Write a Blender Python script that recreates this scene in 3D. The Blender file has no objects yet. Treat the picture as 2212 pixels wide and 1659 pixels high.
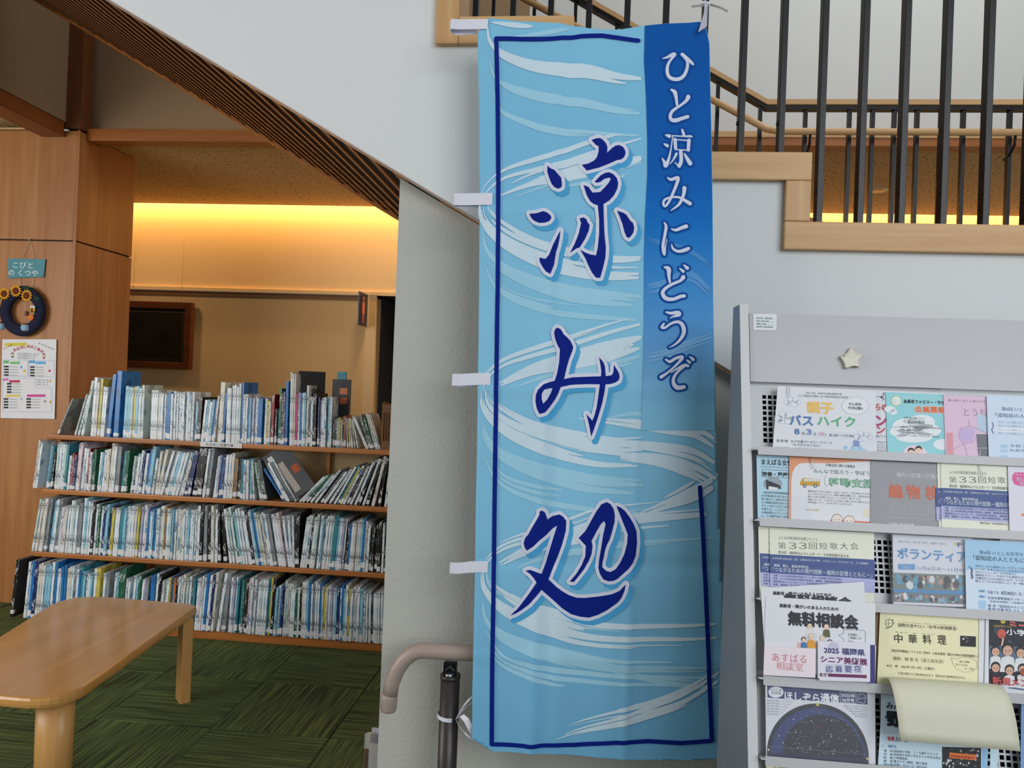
import bpy, bmesh, math, random
from mathutils import Vector, Matrix
from mathutils.geometry import tessellate_polygon
random.seed(7)
SC = bpy.context.scene
COL = SC.collection
# ------------------------------------------------------------------ camera
FPX, CAMH = 1600.0, 1.45
PSI, RHO, PIT = math.atan(.095), .038, math.atan(9/1600)
_r0 = Vector((math.cos(PSI), math.sin(PSI), 0)); _f0 = Vector((-math.sin(PSI), math.cos(PSI), 0)); _z = Vector((0, 0, 1))
CF = math.cos(PIT)*_f0 + math.sin(PIT)*_z
_u0 = -math.sin(PIT)*_f0 + math.cos(PIT)*_z
CR = math.cos(RHO)*_r0 + math.sin(RHO)*_u0
CU = -math.sin(RHO)*_r0 + math.cos(RHO)*_u0
CC = Vector((0, 0, CAMH))
cam = bpy.data.objects.new('camera', bpy.data.cameras.new('camera')); COL.objects.link(cam)
cam.data.sensor_fit = 'HORIZONTAL'; cam.data.sensor_width = 36; cam.data.lens = 36*FPX/2212
cam.data.clip_start = .05
cam.matrix_world = Matrix((CR.to_4d(), CU.to_4d(), (-CF).to_4d(), (0, 0, 0, 1))).transposed() if False else Matrix.Translation(CC) @ Matrix((
    (CR.x, CU.x, -CF.x, 0), (CR.y, CU.y, -CF.y, 0), (CR.z, CU.z, -CF.z, 0), (0, 0, 0, 1)))
SC.camera = cam
# ------------------------------------------------------------------ world, light, exposure
SC.view_settings.view_transform = 'Standard'; SC.view_settings.look = 'None'
SC.view_settings.gamma = 1; SC.view_settings.exposure = 0.0
try: SC.view_settings.use_curve_mapping = False
except Exception: pass
w = bpy.data.worlds.new('world'); SC.world = w; w.use_nodes = True
w.node_tree.nodes['Background'].inputs[0].default_value = (.90, .94, 1.0, 1)
w.node_tree.nodes['Background'].inputs[1].default_value = .34
def area(name, loc, target, sx, sy, power, col):
    l = bpy.data.lights.new(name, 'AREA'); l.shape = 'RECTANGLE'; l.size = sx; l.size_y = sy; l.energy = power; l.color = col
    o = bpy.data.objects.new(name, l); COL.objects.link(o); o.location = loc
    o.rotation_euler = (Vector(target)-Vector(loc)).to_track_quat('-Z', 'Y').to_euler()
    return o
# tall windows of the hall behind and to the right of the camera; skylight over the stair hall
area('unseen_area_light', (2.6, -2.6, 2.9), (0.8, 2.2, 1.7), 3.2, 2.6, 138, (.93, .97, 1.0))
area('unseen_area_light', (-4.7, .1, 1.9), (-1.9, 4.1, .9), 2.4, 2.0, 105, (1.0, .97, .93))  # unseen lamp added on the left to brighten the books and panelling
area('skylight', (1.6, 2.9, 5.6), (1.2, 3.6, 3.0), 2.2, 1.4, 44, (.97, .98, 1.0))
area('cove_lamp', (-.6, 6.19, 3.08), (-.6, 6.28, 2.5), 9.0, .05, 84, (1.0, .55, .16))
for _x in (-3.9, -1.6): area('ceiling_downlight', (_x, 5.35, 2.93), (_x, 5.3, 0), .15, .15, 7, (1.0, .74, .42))
# ------------------------------------------------------------------ pixel helpers
def ray(x, y): return CF + CR*((x-1106)/FPX) - CU*((y-829.5)/FPX)
def onY(x, y, Y): d = ray(x, y); return CC + d*(Y/d.y)
def onZ(x, y, Z): d = ray(x, y); return CC + d*((Z-CAMH)/d.z)
def onX(x, y, X): d = ray(x, y); return CC + d*(X/d.x)
def onP(x, y, P0, N): d = ray(x, y); return CC + d*((P0-CC).dot(N)/d.dot(N))
# ------------------------------------------------------------------ materials
def lin(c):
    return tuple((v/255/12.92 if v/255 <= .04045 else ((v/255+.055)/1.055)**2.4) for v in c)
MC = {}
def mat(name, rgb, rough=.6, metal=0., spec=.5, bump=0., bscale=200., var=0., vscale=6.):
    if name in MC: return MC[name]
    m = bpy.data.materials.new(name); m.use_nodes = True; MC[name] = m
    nt = m.node_tree; b = nt.nodes['Principled BSDF']
    c = lin(rgb)
    b.inputs['Base Color'].default_value = (*c, 1); b.inputs['Roughness'].default_value = rough
    b.inputs['Metallic'].default_value = metal; b.inputs['Specular IOR Level'].default_value = spec
    tc = nt.nodes.new('ShaderNodeTexCoord')
    n = nt.nodes.new('ShaderNodeTexNoise'); n.inputs['Scale'].default_value = vscale; n.inputs['Detail'].default_value = 4
    nt.links.new(tc.outputs['Object'], n.inputs['Vector'])
    mx = nt.nodes.new('ShaderNodeMix'); mx.data_type = 'RGBA'; mx.blend_type = 'MULTIPLY'
    r = nt.nodes.new('ShaderNodeMapRange'); r.inputs['To Min'].default_value = 1-max(var, .03); r.inputs['To Max'].default_value = 1+max(var, .03)*.6
    nt.links.new(n.outputs['Fac'], r.inputs['Value'])
    mx.inputs['Factor'].default_value = 1; mx.inputs['A'].default_value = (*c, 1)
    nt.links.new(r.outputs['Result'], mx.inputs['B']); nt.links.new(mx.outputs['Result'], b.inputs['Base Color'])
    if bump:
        n2 = nt.nodes.new('ShaderNodeTexNoise'); n2.inputs['Scale'].default_value = bscale; n2.inputs['Detail'].default_value = 5
        nt.links.new(tc.outputs['Object'], n2.inputs['Vector'])
        bp = nt.nodes.new('ShaderNodeBump'); bp.inputs['Strength'].default_value = bump; bp.inputs['Distance'].default_value = .003
        nt.links.new(n2.outputs['Fac'], bp.inputs['Height']); nt.links.new(bp.outputs['Normal'], b.inputs['Normal'])
    return m
def wood(name, a, c, axis='Z', rough=.4, sc=9., spec=.4):
    if name in MC: return MC[name]
    m = bpy.data.materials.new(name); m.use_nodes = True; MC[name] = m
    nt = m.node_tree; b = nt.nodes['Principled BSDF']; b.inputs['Roughness'].default_value = rough; b.inputs['Specular IOR Level'].default_value = spec
    tc = nt.nodes.new('ShaderNodeTexCoord'); mp = nt.nodes.new('ShaderNodeMapping')
    s = [sc, sc, sc]; s['XYZ'.index(axis)] = sc*.06; mp.inputs['Scale'].default_value = s
    nt.links.new(tc.outputs['Object'], mp.inputs['Vector'])
    n = nt.nodes.new('ShaderNodeTexNoise'); n.inputs['Scale'].default_value = 1; n.inputs['Detail'].default_value = 8; n.inputs['Roughness'].default_value = .65; n.inputs['Distortion'].default_value = .4
    nt.links.new(mp.outputs['Vector'], n.inputs['Vector'])
    cr = nt.nodes.new('ShaderNodeValToRGB'); cr.color_ramp.elements[0].position = .3; cr.color_ramp.elements[1].position = .7
    cr.color_ramp.elements[0].color = (*lin(a), 1); cr.color_ramp.elements[1].color = (*lin(c), 1)
    nt.links.new(n.outputs['Fac'], cr.inputs['Fac']); nt.links.new(cr.outputs['Color'], b.inputs['Base Color'])
    bp = nt.nodes.new('ShaderNodeBump'); bp.inputs['Strength'].default_value = .08; bp.inputs['Distance'].default_value = .002
    nt.links.new(n.outputs['Fac'], bp.inputs['Height']); nt.links.new(bp.outputs['Normal'], b.inputs['Normal'])
    return m
def clear(name, tint=(235, 240, 245), amt=.72, rough=.08, white=.0):
    if name in MC: return MC[name]
    m = bpy.data.materials.new(name); m.use_nodes = True; MC[name] = m
    nt = m.node_tree; nt.nodes.clear(); out = nt.nodes.new('ShaderNodeOutputMaterial')
    t = nt.nodes.new('ShaderNodeBsdfTransparent'); t.inputs[0].default_value = (*lin(tint), 1)
    p = nt.nodes.new('ShaderNodeBsdfPrincipled'); p.inputs['Base Color'].default_value = (.8, .83, .86, 1); p.inputs['Roughness'].default_value = rough
    n = nt.nodes.new('ShaderNodeTexNoise'); n.inputs['Scale'].default_value = 14; n.inputs['Distortion'].default_value = 1.
    bp = nt.nodes.new('ShaderNodeBump'); bp.inputs['Strength'].default_value = .25; bp.inputs['Distance'].default_value = .01
    tc = nt.nodes.new('ShaderNodeTexCoord'); nt.links.new(tc.outputs['Object'], n.inputs['Vector'])
    nt.links.new(n.outputs['Fac'], bp.inputs['Height']); nt.links.new(bp.outputs['Normal'], p.inputs['Normal'])
    mx = nt.nodes.new('ShaderNodeMixShader'); mx.inputs[0].default_value = 1-amt
    nt.links.new(t.outputs[0], mx.inputs[1]); nt.links.new(p.outputs[0], mx.inputs[2]); nt.links.new(mx.outputs[0], out.inputs[0])
    return m
# ------------------------------------------------------------------ object helpers
def tag(o, label=None, cat=None, group=None, kind=None):
    if label: o['label'] = label
    if cat: o['category'] = cat
    if group: o['group'] = group
    if kind: o['kind'] = kind
    return o
def worg(o):
    p = Vector((0, 0, 0))
    while o is not None: p += o.location; o = o.parent
    return p
def thing(name, loc, label=None, cat=None, group=None, kind=None, rot=None):
    o = bpy.data.objects.new(name, None); o.empty_display_size = .05; COL.objects.link(o); o.location = loc
    if rot: o.rotation_euler = rot
    return tag(o, label, cat, group, kind)
def mesh(name, vs, fs, ms, parent=None, mi=None, smooth=False, local=False):
    """world-space verts -> one mesh object (top level: origin at base centre)"""
    vs = [Vector(v) for v in vs]
    if parent is None and not local:
        xs = [v.x for v in vs]; ys = [v.y for v in vs]; zs = [v.z for v in vs]
        org = Vector(((min(xs)+max(xs))/2, (min(ys)+max(ys))/2, min(zs)))
    else: org = Vector((0, 0, 0)) if local else worg(parent)
    me = bpy.data.meshes.new(name); me.from_pydata([v-org for v in vs], [], fs)
    for m in (ms if isinstance(ms, (list, tuple)) else [ms]): me.materials.append(m)
    if mi: me.polygons.foreach_set('material_index', mi)
    if smooth: me.polygons.foreach_set('use_smooth', [True]*len(me.polygons))
    me.update()
    o = bpy.data.objects.new(name, me); COL.objects.link(o)
    if parent is None: o.location = org if not local else (0, 0, 0)
    else: o.parent = parent
    return o
CUBEF = [(0, 3, 2, 1), (4, 5, 6, 7), (0, 1, 5, 4), (1, 2, 6, 5), (2, 3, 7, 6), (3, 0, 4, 7)]
def cubev(a, b):
    x0, y0, z0 = a; x1, y1, z1 = b
    return [(x0, y0, z0), (x1, y0, z0), (x1, y1, z0), (x0, y1, z0), (x0, y0, z1), (x1, y0, z1), (x1, y1, z1), (x0, y1, z1)]
def box(name, a, b, m, parent=None, bev=0, **k):
    o = mesh(name, cubev(a, b), CUBEF, m, parent, **k)
    if bev:
        bm = bmesh.new(); bm.from_mesh(o.data)
        bmesh.ops.bevel(bm, geom=bm.edges[:], offset=bev, segments=2, affect='EDGES', profile=.7); bm.to_mesh(o.data); bm.free()
    return o
def prism(name, poly, y0, y1, m, parent=None, plane='XZ', bev=0):
    """closed polygon in a plane, extruded between y0 and y1 along the third axis"""
    def P(a, b, t): return {'XZ': (a, t, b), 'XY': (a, b, t), 'YZ': (t, a, b)}[plane]
    n = len(poly); vs = [P(a, b, y0) for a, b in poly]+[P(a, b, y1) for a, b in poly]
    fs = [tuple(range(n)), tuple(range(2*n-1, n-1, -1))]+[(i, i+n, (i+1) % n+n, (i+1) % n) for i in range(n)]
    o = mesh(name, vs, fs, m, parent)
    bm = bmesh.new(); bm.from_mesh(o.data); bmesh.ops.recalc_face_normals(bm, faces=bm.faces)
    if bev: bmesh.ops.bevel(bm, geom=[e for e in bm.edges], offset=bev, segments=3, affect='EDGES', profile=.6)
    else: bmesh.ops.triangulate(bm, faces=[f for f in bm.faces if len(f.verts) > 4])
    bm.to_mesh(o.data); bm.free()
    return o
def tubev(pts, r, n=12, cap=True):
    vs, fs = [], []; pts = [Vector(p) for p in pts]; rr = r if isinstance(r, list) else [r]*len(pts)
    prev = None
    for i, p in enumerate(pts):
        d = (pts[min(i+1, len(pts)-1)]-pts[max(i-1, 0)]).normalized()
        if prev is None: a = d.orthogonal().normalized()
        else: a = (prev-d*prev.dot(d)).normalized()
        prev = a; b = d.cross(a)
        for k in range(n):
            t = 2*math.pi*k/n; vs.append(p+(a*math.cos(t)+b*math.sin(t))*rr[i])
    for i in range(len(pts)-1):
        for k in range(n): fs.append((i*n+k, i*n+(k+1) % n, (i+1)*n+(k+1) % n, (i+1)*n+k))
    if cap: fs.append(tuple(range(n-1, -1, -1))); fs.append(tuple(range((len(pts)-1)*n, len(pts)*n)))
    return vs, fs
def tube(name, pts, r, m, parent=None, n=12): 
    vs, fs = tubev(pts, r, n); return mesh(name, vs, fs, m, parent, smooth=True)
def join(parts):
    V, Fc = [], []
    for vs, fs in parts:
        k = len(V); V += list(vs); Fc += [tuple(i+k for i in f) for f in fs]
    return V, Fc
# text -> mesh data, collected and evaluated at once
_FONTS = {}
TS = bpy.data.scenes.new('text_workbench')
def text_mesh(s, bold):
    key = (s, round(bold, 4))
    if key in _FONTS: return _FONTS[key]
    c = bpy.data.curves.new('t', 'FONT'); c.body = s; c.resolution_u = 2; c.offset = bold
    o = bpy.data.objects.new('t', c)
    TS.collection.objects.link(o); vl = TS.view_layers[0]; vl.update(); dg = vl.depsgraph; dg.update()
    me = bpy.data.meshes.new_from_object(o.evaluated_get(dg))
    vs = [(v.co.x, v.co.y) for v in me.vertices]; fs = [tuple(p.vertices) for p in me.polygons]
    bpy.data.meshes.remove(me); bpy.data.objects.remove(o); bpy.data.curves.remove(c)
    _FONTS[key] = (vs, fs); return vs, fs

# ------------------------------------------------------------------ materials used by the setting
M_white = mat('white plaster', (222, 225, 225), .75, bump=.25, bscale=35, spec=.2, vscale=2)
M_upper = mat('upper wall paint', (214, 214, 208), .8, vscale=2, spec=.2)
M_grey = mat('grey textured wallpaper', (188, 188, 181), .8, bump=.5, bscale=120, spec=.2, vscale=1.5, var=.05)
M_far = mat('cream wallpaper', (214, 186, 140), .85, bump=.2, bscale=90, spec=.15, vscale=2)
M_farup = mat('cream upper panel', (226, 200, 158), .8, spec=.15, vscale=2)
M_pale = wood('pale oak trim', (188, 144, 94), (214, 174, 122), 'X', .42, 22)
M_palev = wood('pale oak trim upright', (188, 144, 94), (214, 174, 122), 'Z', .42, 22)
M_brown = wood('brown timber', (140, 80, 30), (176, 108, 46), 'X', .42, 14)
M_browny = wood('brown timber along depth', (128, 68, 26), (160, 92, 40), 'Y', .42, 14)
M_brownz = wood('brown timber upright', (104, 58, 30), (128, 76, 44), 'Z', .42, 14)
M_panel = wood('wood veneer panel', (154, 98, 52), (182, 128, 78), 'Z', .38, 16)
M_groove = mat('dark groove', (58, 28, 12), .8)
M_slat = wood('stained slat', (134, 86, 52), (170, 114, 72), 'Y', .5, 20)
M_slatdark = mat('dark slat backing', (20, 9, 6), .9)
M_black = mat('black painted steel', (9, 10, 14), .36, spec=.35, bump=.1, bscale=300)
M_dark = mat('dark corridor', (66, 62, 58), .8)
def speckle(name, a, b, sc):
    m = mat(name, a, .9, spec=.1); nt = m.node_tree; bs = nt.nodes['Principled BSDF']
    tc = nt.nodes['Texture Coordinate']; n = nt.nodes.new('ShaderNodeTexNoise'); n.inputs['Scale'].default_value = sc; n.inputs['Detail'].default_value = 3
    cr = nt.nodes.new('ShaderNodeValToRGB'); cr.color_ramp.elements[0].position = .35; cr.color_ramp.elements[1].position = .42
    cr.color_ramp.elements[0].color = (*lin(b), 1); cr.color_ramp.elements[1].color = (*lin(a), 1)
    nt.links.new(tc.outputs['Object'], n.inputs['Vector']); nt.links.new(n.outputs['Fac'], cr.inputs['Fac']); nt.links.new(cr.outputs['Color'], bs.inputs['Base Color'])
    return m
M_ceil = speckle('mineral fibre ceiling board', (214, 184, 136), (140, 108, 70), 46)
# carpet
def carpet(name, along):
    m = bpy.data.materials.new(name); m.use_nodes = True; nt = m.node_tree; b = nt.nodes['Principled BSDF']
    b.inputs['Roughness'].default_value = .95; b.inputs['Specular IOR Level'].default_value = .1
    tc = nt.nodes.new('ShaderNodeTexCoord'); mp = nt.nodes.new('ShaderNodeMapping')
    mp.inputs['Scale'].default_value = (2.5, 190, 1) if along == 'X' else (190, 2.5, 1)
    oi = nt.nodes.new('ShaderNodeObjectInfo'); ad = nt.nodes.new('ShaderNodeVectorMath'); ad.operation = 'ADD'
    nt.links.new(tc.outputs['Object'], ad.inputs[0]); nt.links.new(oi.outputs['Location'], ad.inputs[1]); nt.links.new(ad.outputs[0], mp.inputs['Vector'])
    n = nt.nodes.new('ShaderNodeTexNoise'); n.inputs['Scale'].default_value = 1; n.inputs['Detail'].default_value = 3; n.inputs['Roughness'].default_value = .7
    nt.links.new(mp.outputs['Vector'], n.inputs['Vector'])
    cr = nt.nodes.new('ShaderNodeValToRGB'); e = cr.color_ramp.elements; e[0].position = .38; e[1].position = .62
    e[0].color = (*lin((52, 58, 40)), 1); e[1].color = (*lin((120, 136, 74)), 1)
    k = e.new(.5); k.color = (*lin((88, 99, 66)), 1)
    nt.links.new(n.outputs['Fac'], cr.inputs['Fac']); nt.links.new(cr.outputs['Color'], b.inputs['Base Color'])
    bp = nt.nodes.new('ShaderNodeBump'); bp.inputs['Strength'].default_value = .6; bp.inputs['Distance'].default_value = .004
    nt.links.new(n.outputs['Fac'], bp.inputs['Height']); nt.links.new(bp.outputs['Normal'], b.inputs['Normal'])
    return m
CX, CY = carpet('green carpet lines across', 'X'), carpet('green carpet lines deep', 'Y')
# ------------------------------------------------------------------ SETTING
floor = box('floor', (-7, -5, -.12), (4, 9, -.012), mat('concrete subfloor', (52, 56, 44), .9)); tag(floor, kind='structure')
def tile_mesh(m):
    me = bpy.data.meshes.new('carpet_tile'); h = .2485
    me.from_pydata([(-h, -h, 0), (h, -h, 0), (h, h, 0), (-h, h, 0), (-h+.002, -h+.002, .012), (h-.002, -h+.002, .012), (h-.002, h-.002, .012), (-h+.002, h-.002, .012)], [], CUBEF)
    me.materials.append(m); me.update(); return me
tm = [tile_mesh(CX), tile_mesh(CY)]
fo = floor.location
for i in range(-11, 5):
    for j in range(-1, 14):
        x, y = -1.22+i*.5, 2.69-.5+j*.5-.5
        if y > 6.4: continue
        o = bpy.data.objects.new('carpet_tile', tm[(i+j) % 2]); COL.objects.link(o); o.parent = floor; o.location = Vector((x, y, -.012))-fo
        o['kind'] = 'structure'
# stair flank wall, stepped upper edge
XI = [-.434, -.122, .19, .507]; ZB = [2.38, 2.20, 2.018, 1.838]; TH = .073; TW = .064
s = -.563
def edge_z(x): return 2.034+s*(x+.525)
poly = [(-3.4, edge_z(-3.4)), (1.95, edge_z(1.95)), (1.95, ZB[3]+.01)]
for i in (3, 2, 1, 0):
    poly.append((XI[i]+.01, ZB[i]+.01)); 
    if i: poly.append((XI[i]+.01, ZB[i-1]+.01))
poly += [(XI[0]+.01, 4.6), (-3.4, 4.6)]
tag(prism('wall_stair', poly, 2.0, 2.05, M_white), kind='structure')
# thin cover strip under the plaster edge
e0, e1 = (-3.4, edge_z(-3.4)), (1.95, edge_z(1.95))
tag(prism('trim_1', [(e0[0], e0[1]-.003), (e1[0], e1[1]-.003), e1, e0], 2.0, 2.05, mat('aluminium bead', (196, 180, 170), .4), bev=0), kind='structure')
n = 2
def trim(a, b, m, bev=.004):
    global n
    o = box('trim_%d' % n, a, b, m, bev=bev); tag(o, kind='structure'); n += 1; return o
Y0, Y1 = 1.978, 2.14
trim((XI[0], Y0, ZB[0]), (XI[0]+TW, Y1, 4.6), M_palev)
for i in range(4):
    xe = XI[i+1]+TW if i < 3 else 2.0
    trim((XI[i]+(0 if i else TW+.0005), Y0, ZB[i]), (xe, Y1, ZB[i]+TH), M_pale)
    if i < 3: trim((XI[i+1], Y0, ZB[i+1]+TH+.0005), (XI[i+1]+TW, Y1, ZB[i]-.0005), M_palev)
# grey wall under the stair
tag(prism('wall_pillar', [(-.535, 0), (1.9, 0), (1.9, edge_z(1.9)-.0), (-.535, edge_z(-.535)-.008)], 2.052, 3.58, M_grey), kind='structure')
tag(prism('baseboard_pillar', [(-.54, 0), (1.9, 0), (1.9, .06), (-.54, .06)], 2.044, 2.051, mat('grey skirting', (90, 88, 84), .6)), kind='structure')
# soffit of slats (each slat runs through the depth of the stair)
ZT = .045
soff = prism('trim_50', [(-3.4, edge_z(-3.4)+.045), (-.535, edge_z(-.535)+.045), (-.535, edge_z(-.535)+.075), (-3.4, edge_z(-3.4)+.075)], 2.052, 3.58, M_slatdark)
tag(soff, kind='structure')
x = -.56; first = None
while x > -3.35:
    a = edge_z(x)
    vs = [Vector(v)-Vector(soff.location) for v in [(x-.011, 2.053, a+.003+.006), (x+.011, 2.053, a-.003), (x+.011, 3.575, a-.003), (x-.011, 3.575, a+.009),
          (x-.011, 2.053, a+.014), (x+.011, 2.053, a+.008), (x+.011, 3.575, a+.008), (x-.011, 3.575, a+.014)]]
    if first is None:
        first = bpy.data.meshes.new('slat'); c0 = Vector((x, 0, a)); first.from_pydata([v+Vector(soff.location)-c0 for v in vs], [], CUBEF); first.materials.append(M_slat); first.update()
    o = bpy.data.objects.new('slat', first); COL.objects.link(o); o.parent = soff; o.location = Vector((x, 0, a))-Vector(soff.location); o['kind'] = 'structure'
    x -= .0745
# far stringer of the stair
tag(prism('trim_51', [(-3.4, edge_z(-3.4)-.006), (1.95, edge_z(1.95)-.006), (1.95, edge_z(1.95)+.33), (1.2, 2.25), (.75, 2.4), (-3.4, edge_z(-3.4)+.3)], 3.585, 3.63, M_brown), kind='structure')
# upper wall over the children's corner, beams, column
BZ, CZ = 2.90, 2.95
M_shaded = mat('shade-toned beige wall', (160, 132, 100), .85, vscale=2, spec=.15)  # stair shade and warm light put into the colour of these walls
tag(box('wall_upper', (-.4, 4.44, BZ+.03), (5.5, 4.56, 6.2), M_upper), kind='structure')
tag(box('wall_upper_left', (-3.25, 4.44, BZ+.03), (-.401, 4.56, 6.2), M_shaded), kind='structure')
tag(box('wall_left', (-3.36, -1, 2.995), (-3.252, 4.43, 6.2), M_shaded), kind='structure')
tag(box('trim_52', (-3.15, 4.36, BZ), (5.5, 4.47, BZ+.075), M_brown), kind='structure')
tag(box('trim_56', (-.4, 4.354, BZ+.045), (5.5, 4.3595, BZ+.078), M_pale), kind='structure')  # beam's front face; daylight on its right part put into the colour
tag(box('trim_53', (-3.40, -1, 2.90), (-3.252, 4.29, 2.99), M_browny), kind='structure')
tag(box('trim_54', (-3.25, 4.30, 2.955), (-3.152, 4.40, 6.2), M_brownz), kind='structure')
tag(box('ceiling', (-9, 4.475, CZ), (6, 6.15, CZ+.05), M_ceil), kind='structure')
tag(box('ceiling_1', (-9, -1, CZ+.045), (-3.41, 4.47, CZ+.09), M_ceil), kind='structure')
# far wall with dado rail and doorway
DX0, DX1 = -1.80, -.8
tag(box('wall_far', (-9, 6.3, 0), (DX0, 6.42, 2.185), M_far), kind='structure')
tag(box('wall_far_right', (DX1, 6.3, 0), (6, 6.42, 2.185), M_far), kind='structure')
tag(box('wall_far_upper', (-9, 6.29, 2.235), (6, 6.42, 3.3), M_farup), kind='structure')
tag(box('trim_57', (-9, 6.265, 2.205), (6, 6.3, 2.24), M_farup, bev=.004), kind='structure')
tag(box('trim_58', (-9, 6.285, 2.165), (DX0-.1, 6.3, 2.203), mat('shadow rail', (120, 84, 48), .6)), kind='structure')
tag(box('trim_59', (DX0-.09, 6.27, 0), (DX0, 6.3, 2.2), M_farup, bev=.003), kind='structure')
tag(box('wall_corridor', (DX0-.05, 7.5, 0), (DX1+.3, 7.6, 2.3), M_dark), kind='structure')
tag(box('wall_corridor_side', (DX0-.05, 6.43, 0), (DX0, 7.49, 2.3), M_dark), kind='structure')
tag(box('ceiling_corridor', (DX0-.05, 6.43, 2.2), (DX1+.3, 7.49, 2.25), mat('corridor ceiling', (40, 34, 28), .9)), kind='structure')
tag(box('ceiling_cove', (-9, 6.16, 3.2), (6, 6.42, 3.24), M_farup), kind='structure')
# panelled wall (veneer boards with open joints)
wp = box('wall_panelled', (-6, 4.312, 0), (-3.164, 4.86, 2.945), M_groove); tag(wp, kind='structure')
for z0, z1 in ((.0, 2.252), (2.262, 2.94)):
    xs = [-6, -4.96, -4.06, -3.16]
    for a, b in zip(xs, xs[1:]): tag(box('panel', (a+.001, 4.30, z0), (b-.012 if b > -3.2 else b-.001, 4.311, z1), M_panel, wp), kind='structure')
    tag(box('panel', (-3.163, 4.303, z0), (-3.152, 4.87, z1), M_panel, wp), kind='structure')
tag(box('panel', (-3.171, 4.30, 0), (-3.152, 4.3025, 2.945), M_panel, wp), kind='structure')
tag(box('trim_60', (-6, 4.296, 2.946), (-3.30, 4.40, 2.958), M_pale), kind='structure')
tag(box('trim_61', (-3.165, 4.405, 2.946), (-3.15, 4.87, 2.9499), M_pale), kind='structure')
# ------------------------------------------------------------------ near posts of the stair screen
POSTG = 'black flat-bar posts of the stair screen'
ords = ['leftmost', 'second', 'third', 'fourth', 'fifth', 'sixth', 'seventh', 'eighth', 'ninth', 'tenth', 'eleventh', 'twelfth', 'thirteenth', 'fourteenth', 'fifteenth', 'sixteenth', 'seventeenth', 'eighteenth', 'nineteenth']
for k in range(19):
    X = -.337+k*.1056
    zb = ZB[0]+TH if X < -.07 else ZB[1]+TH if X < .24 else ZB[2]+TH if X < .57 else ZB[3]+TH
    lab = '%s tall black steel post %s' % (ords[k], 'behind the top edge of the blue banner' if k < 7 else 'of the stair screen, tied to the banner corner' if k == 8 else 'of the stair screen standing on pale oak trim')
    t = thing('stair_post', (X, 2.06, zb), 'from the left, '.join(['', '']) + lab if False else lab + (', counted from the left' if k else ''), 'post', POSTG)
    p = box('bar', (X-.008, 2.045, zb), (X+.008, 2.075, 4.5), M_black, t, bev=.0015)
    for dz in (.02, .10):
        vs, fs = tubev([(X-.013, 2.052, zb+dz), (X-.008, 2.052, zb+dz)], .006, 8); mesh('bolt', vs, fs, M_black, t)
# ------------------------------------------------------------------ far railing
RY = 3.58
rl = thing('stair_railing', (1.2, RY, 2.0), 'far stair railing with oak top rail, round oak handrail and thin black bars', 'railing')
top = [(-.9, 3.80), (.813, 2.815), (2.6, 2.815)]
def flat_rail(name, pts, h, d, m, dz=0):
    n_ = len(pts); v, f_ = [], []
    for a, b in pts:
        for yy in (RY-d, RY+d): v += [(a, yy, b+dz), (a, yy, b+dz+h)]
    for i in range(n_-1):
        k = 4*i; f_ += [(k, k+4, k+5, k+1), (k+2, k+3, k+7, k+6), (k+1, k+5, k+7, k+3), (k, k+2, k+6, k+4)]
    f_ += [(0, 1, 3, 2), (4*n_-4, 4*n_-2, 4*n_-1, 4*n_-3)]
    return mesh(name, v, f_, m, rl)
flat_rail('top_rail', top, .024, .03, M_pale, .008)
flat_rail('rail_bar', top, .018, .02, M_black, -.011)
tube('handrail', [(-.9, RY-.09, 3.60), (.55, RY-.09, 2.82), (.80, RY-.09, 2.685), (.86, RY-.09, 2.675), (1.6, RY-.09, 2.675), (2.6, RY-.09, 2.675)], .0155, M_pale, rl)
xs = [-.90+.1*i*2.0 for i in range(8)]+[.588, .787, .994, 1.193, 1.297, 1.394, 1.495, 1.601, 1.698, 1.793, 1.90, 2.0, 2.1, 2.2, 2.3]
for X in xs:
    zt = 2.81 if X > .813 else 2.81+(.813-X)*.575
    box('baluster', (X-.008, RY-.012, 1.9 if X > .7 else zt-1.0), (X+.008, RY+.012, zt), M_black, rl)
for X in (.994, 1.88):
    tube('bracket', [(X, RY, 2.58), (X+.0, RY-.05, 2.59), (X, RY-.085, 2.62), (X, RY-.09, 2.665)], .006, M_black, rl, 8)
# downlight
dl = thing('ceiling_downlight', (2.03, 5.45, CZ-.02), 'small round recessed downlight in the speckled ceiling behind the posts', 'light')
vs, fs = tubev([(2.03, 5.45, CZ), (2.03, 5.45, CZ-.008)], [.068, .062], 24); mesh('rim', vs, fs, mat('cream enamel', (232, 214, 180), .4), dl)
vs, fs = tubev([(2.03, 5.45, CZ-.009), (2.03, 5.45, CZ-.010)], [.042, .042], 24); mesh('lamp', vs, fs, mat('lamp reflector', (120, 96, 64), .2, metal=.6), dl)
for o in bpy.data.objects:
    if o.name.startswith('stair_post'):
        k = round((o.location.x+.337)/.1056)
        o['label'] = ('stair screen post, %s from the left, %s' % (ords[k] if k else 'the first', 'behind the banner top' if k < 7 else 'right of the banner')) if k != 7 else 'stair screen post the banner corner is tied to, eighth from the left'
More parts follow.
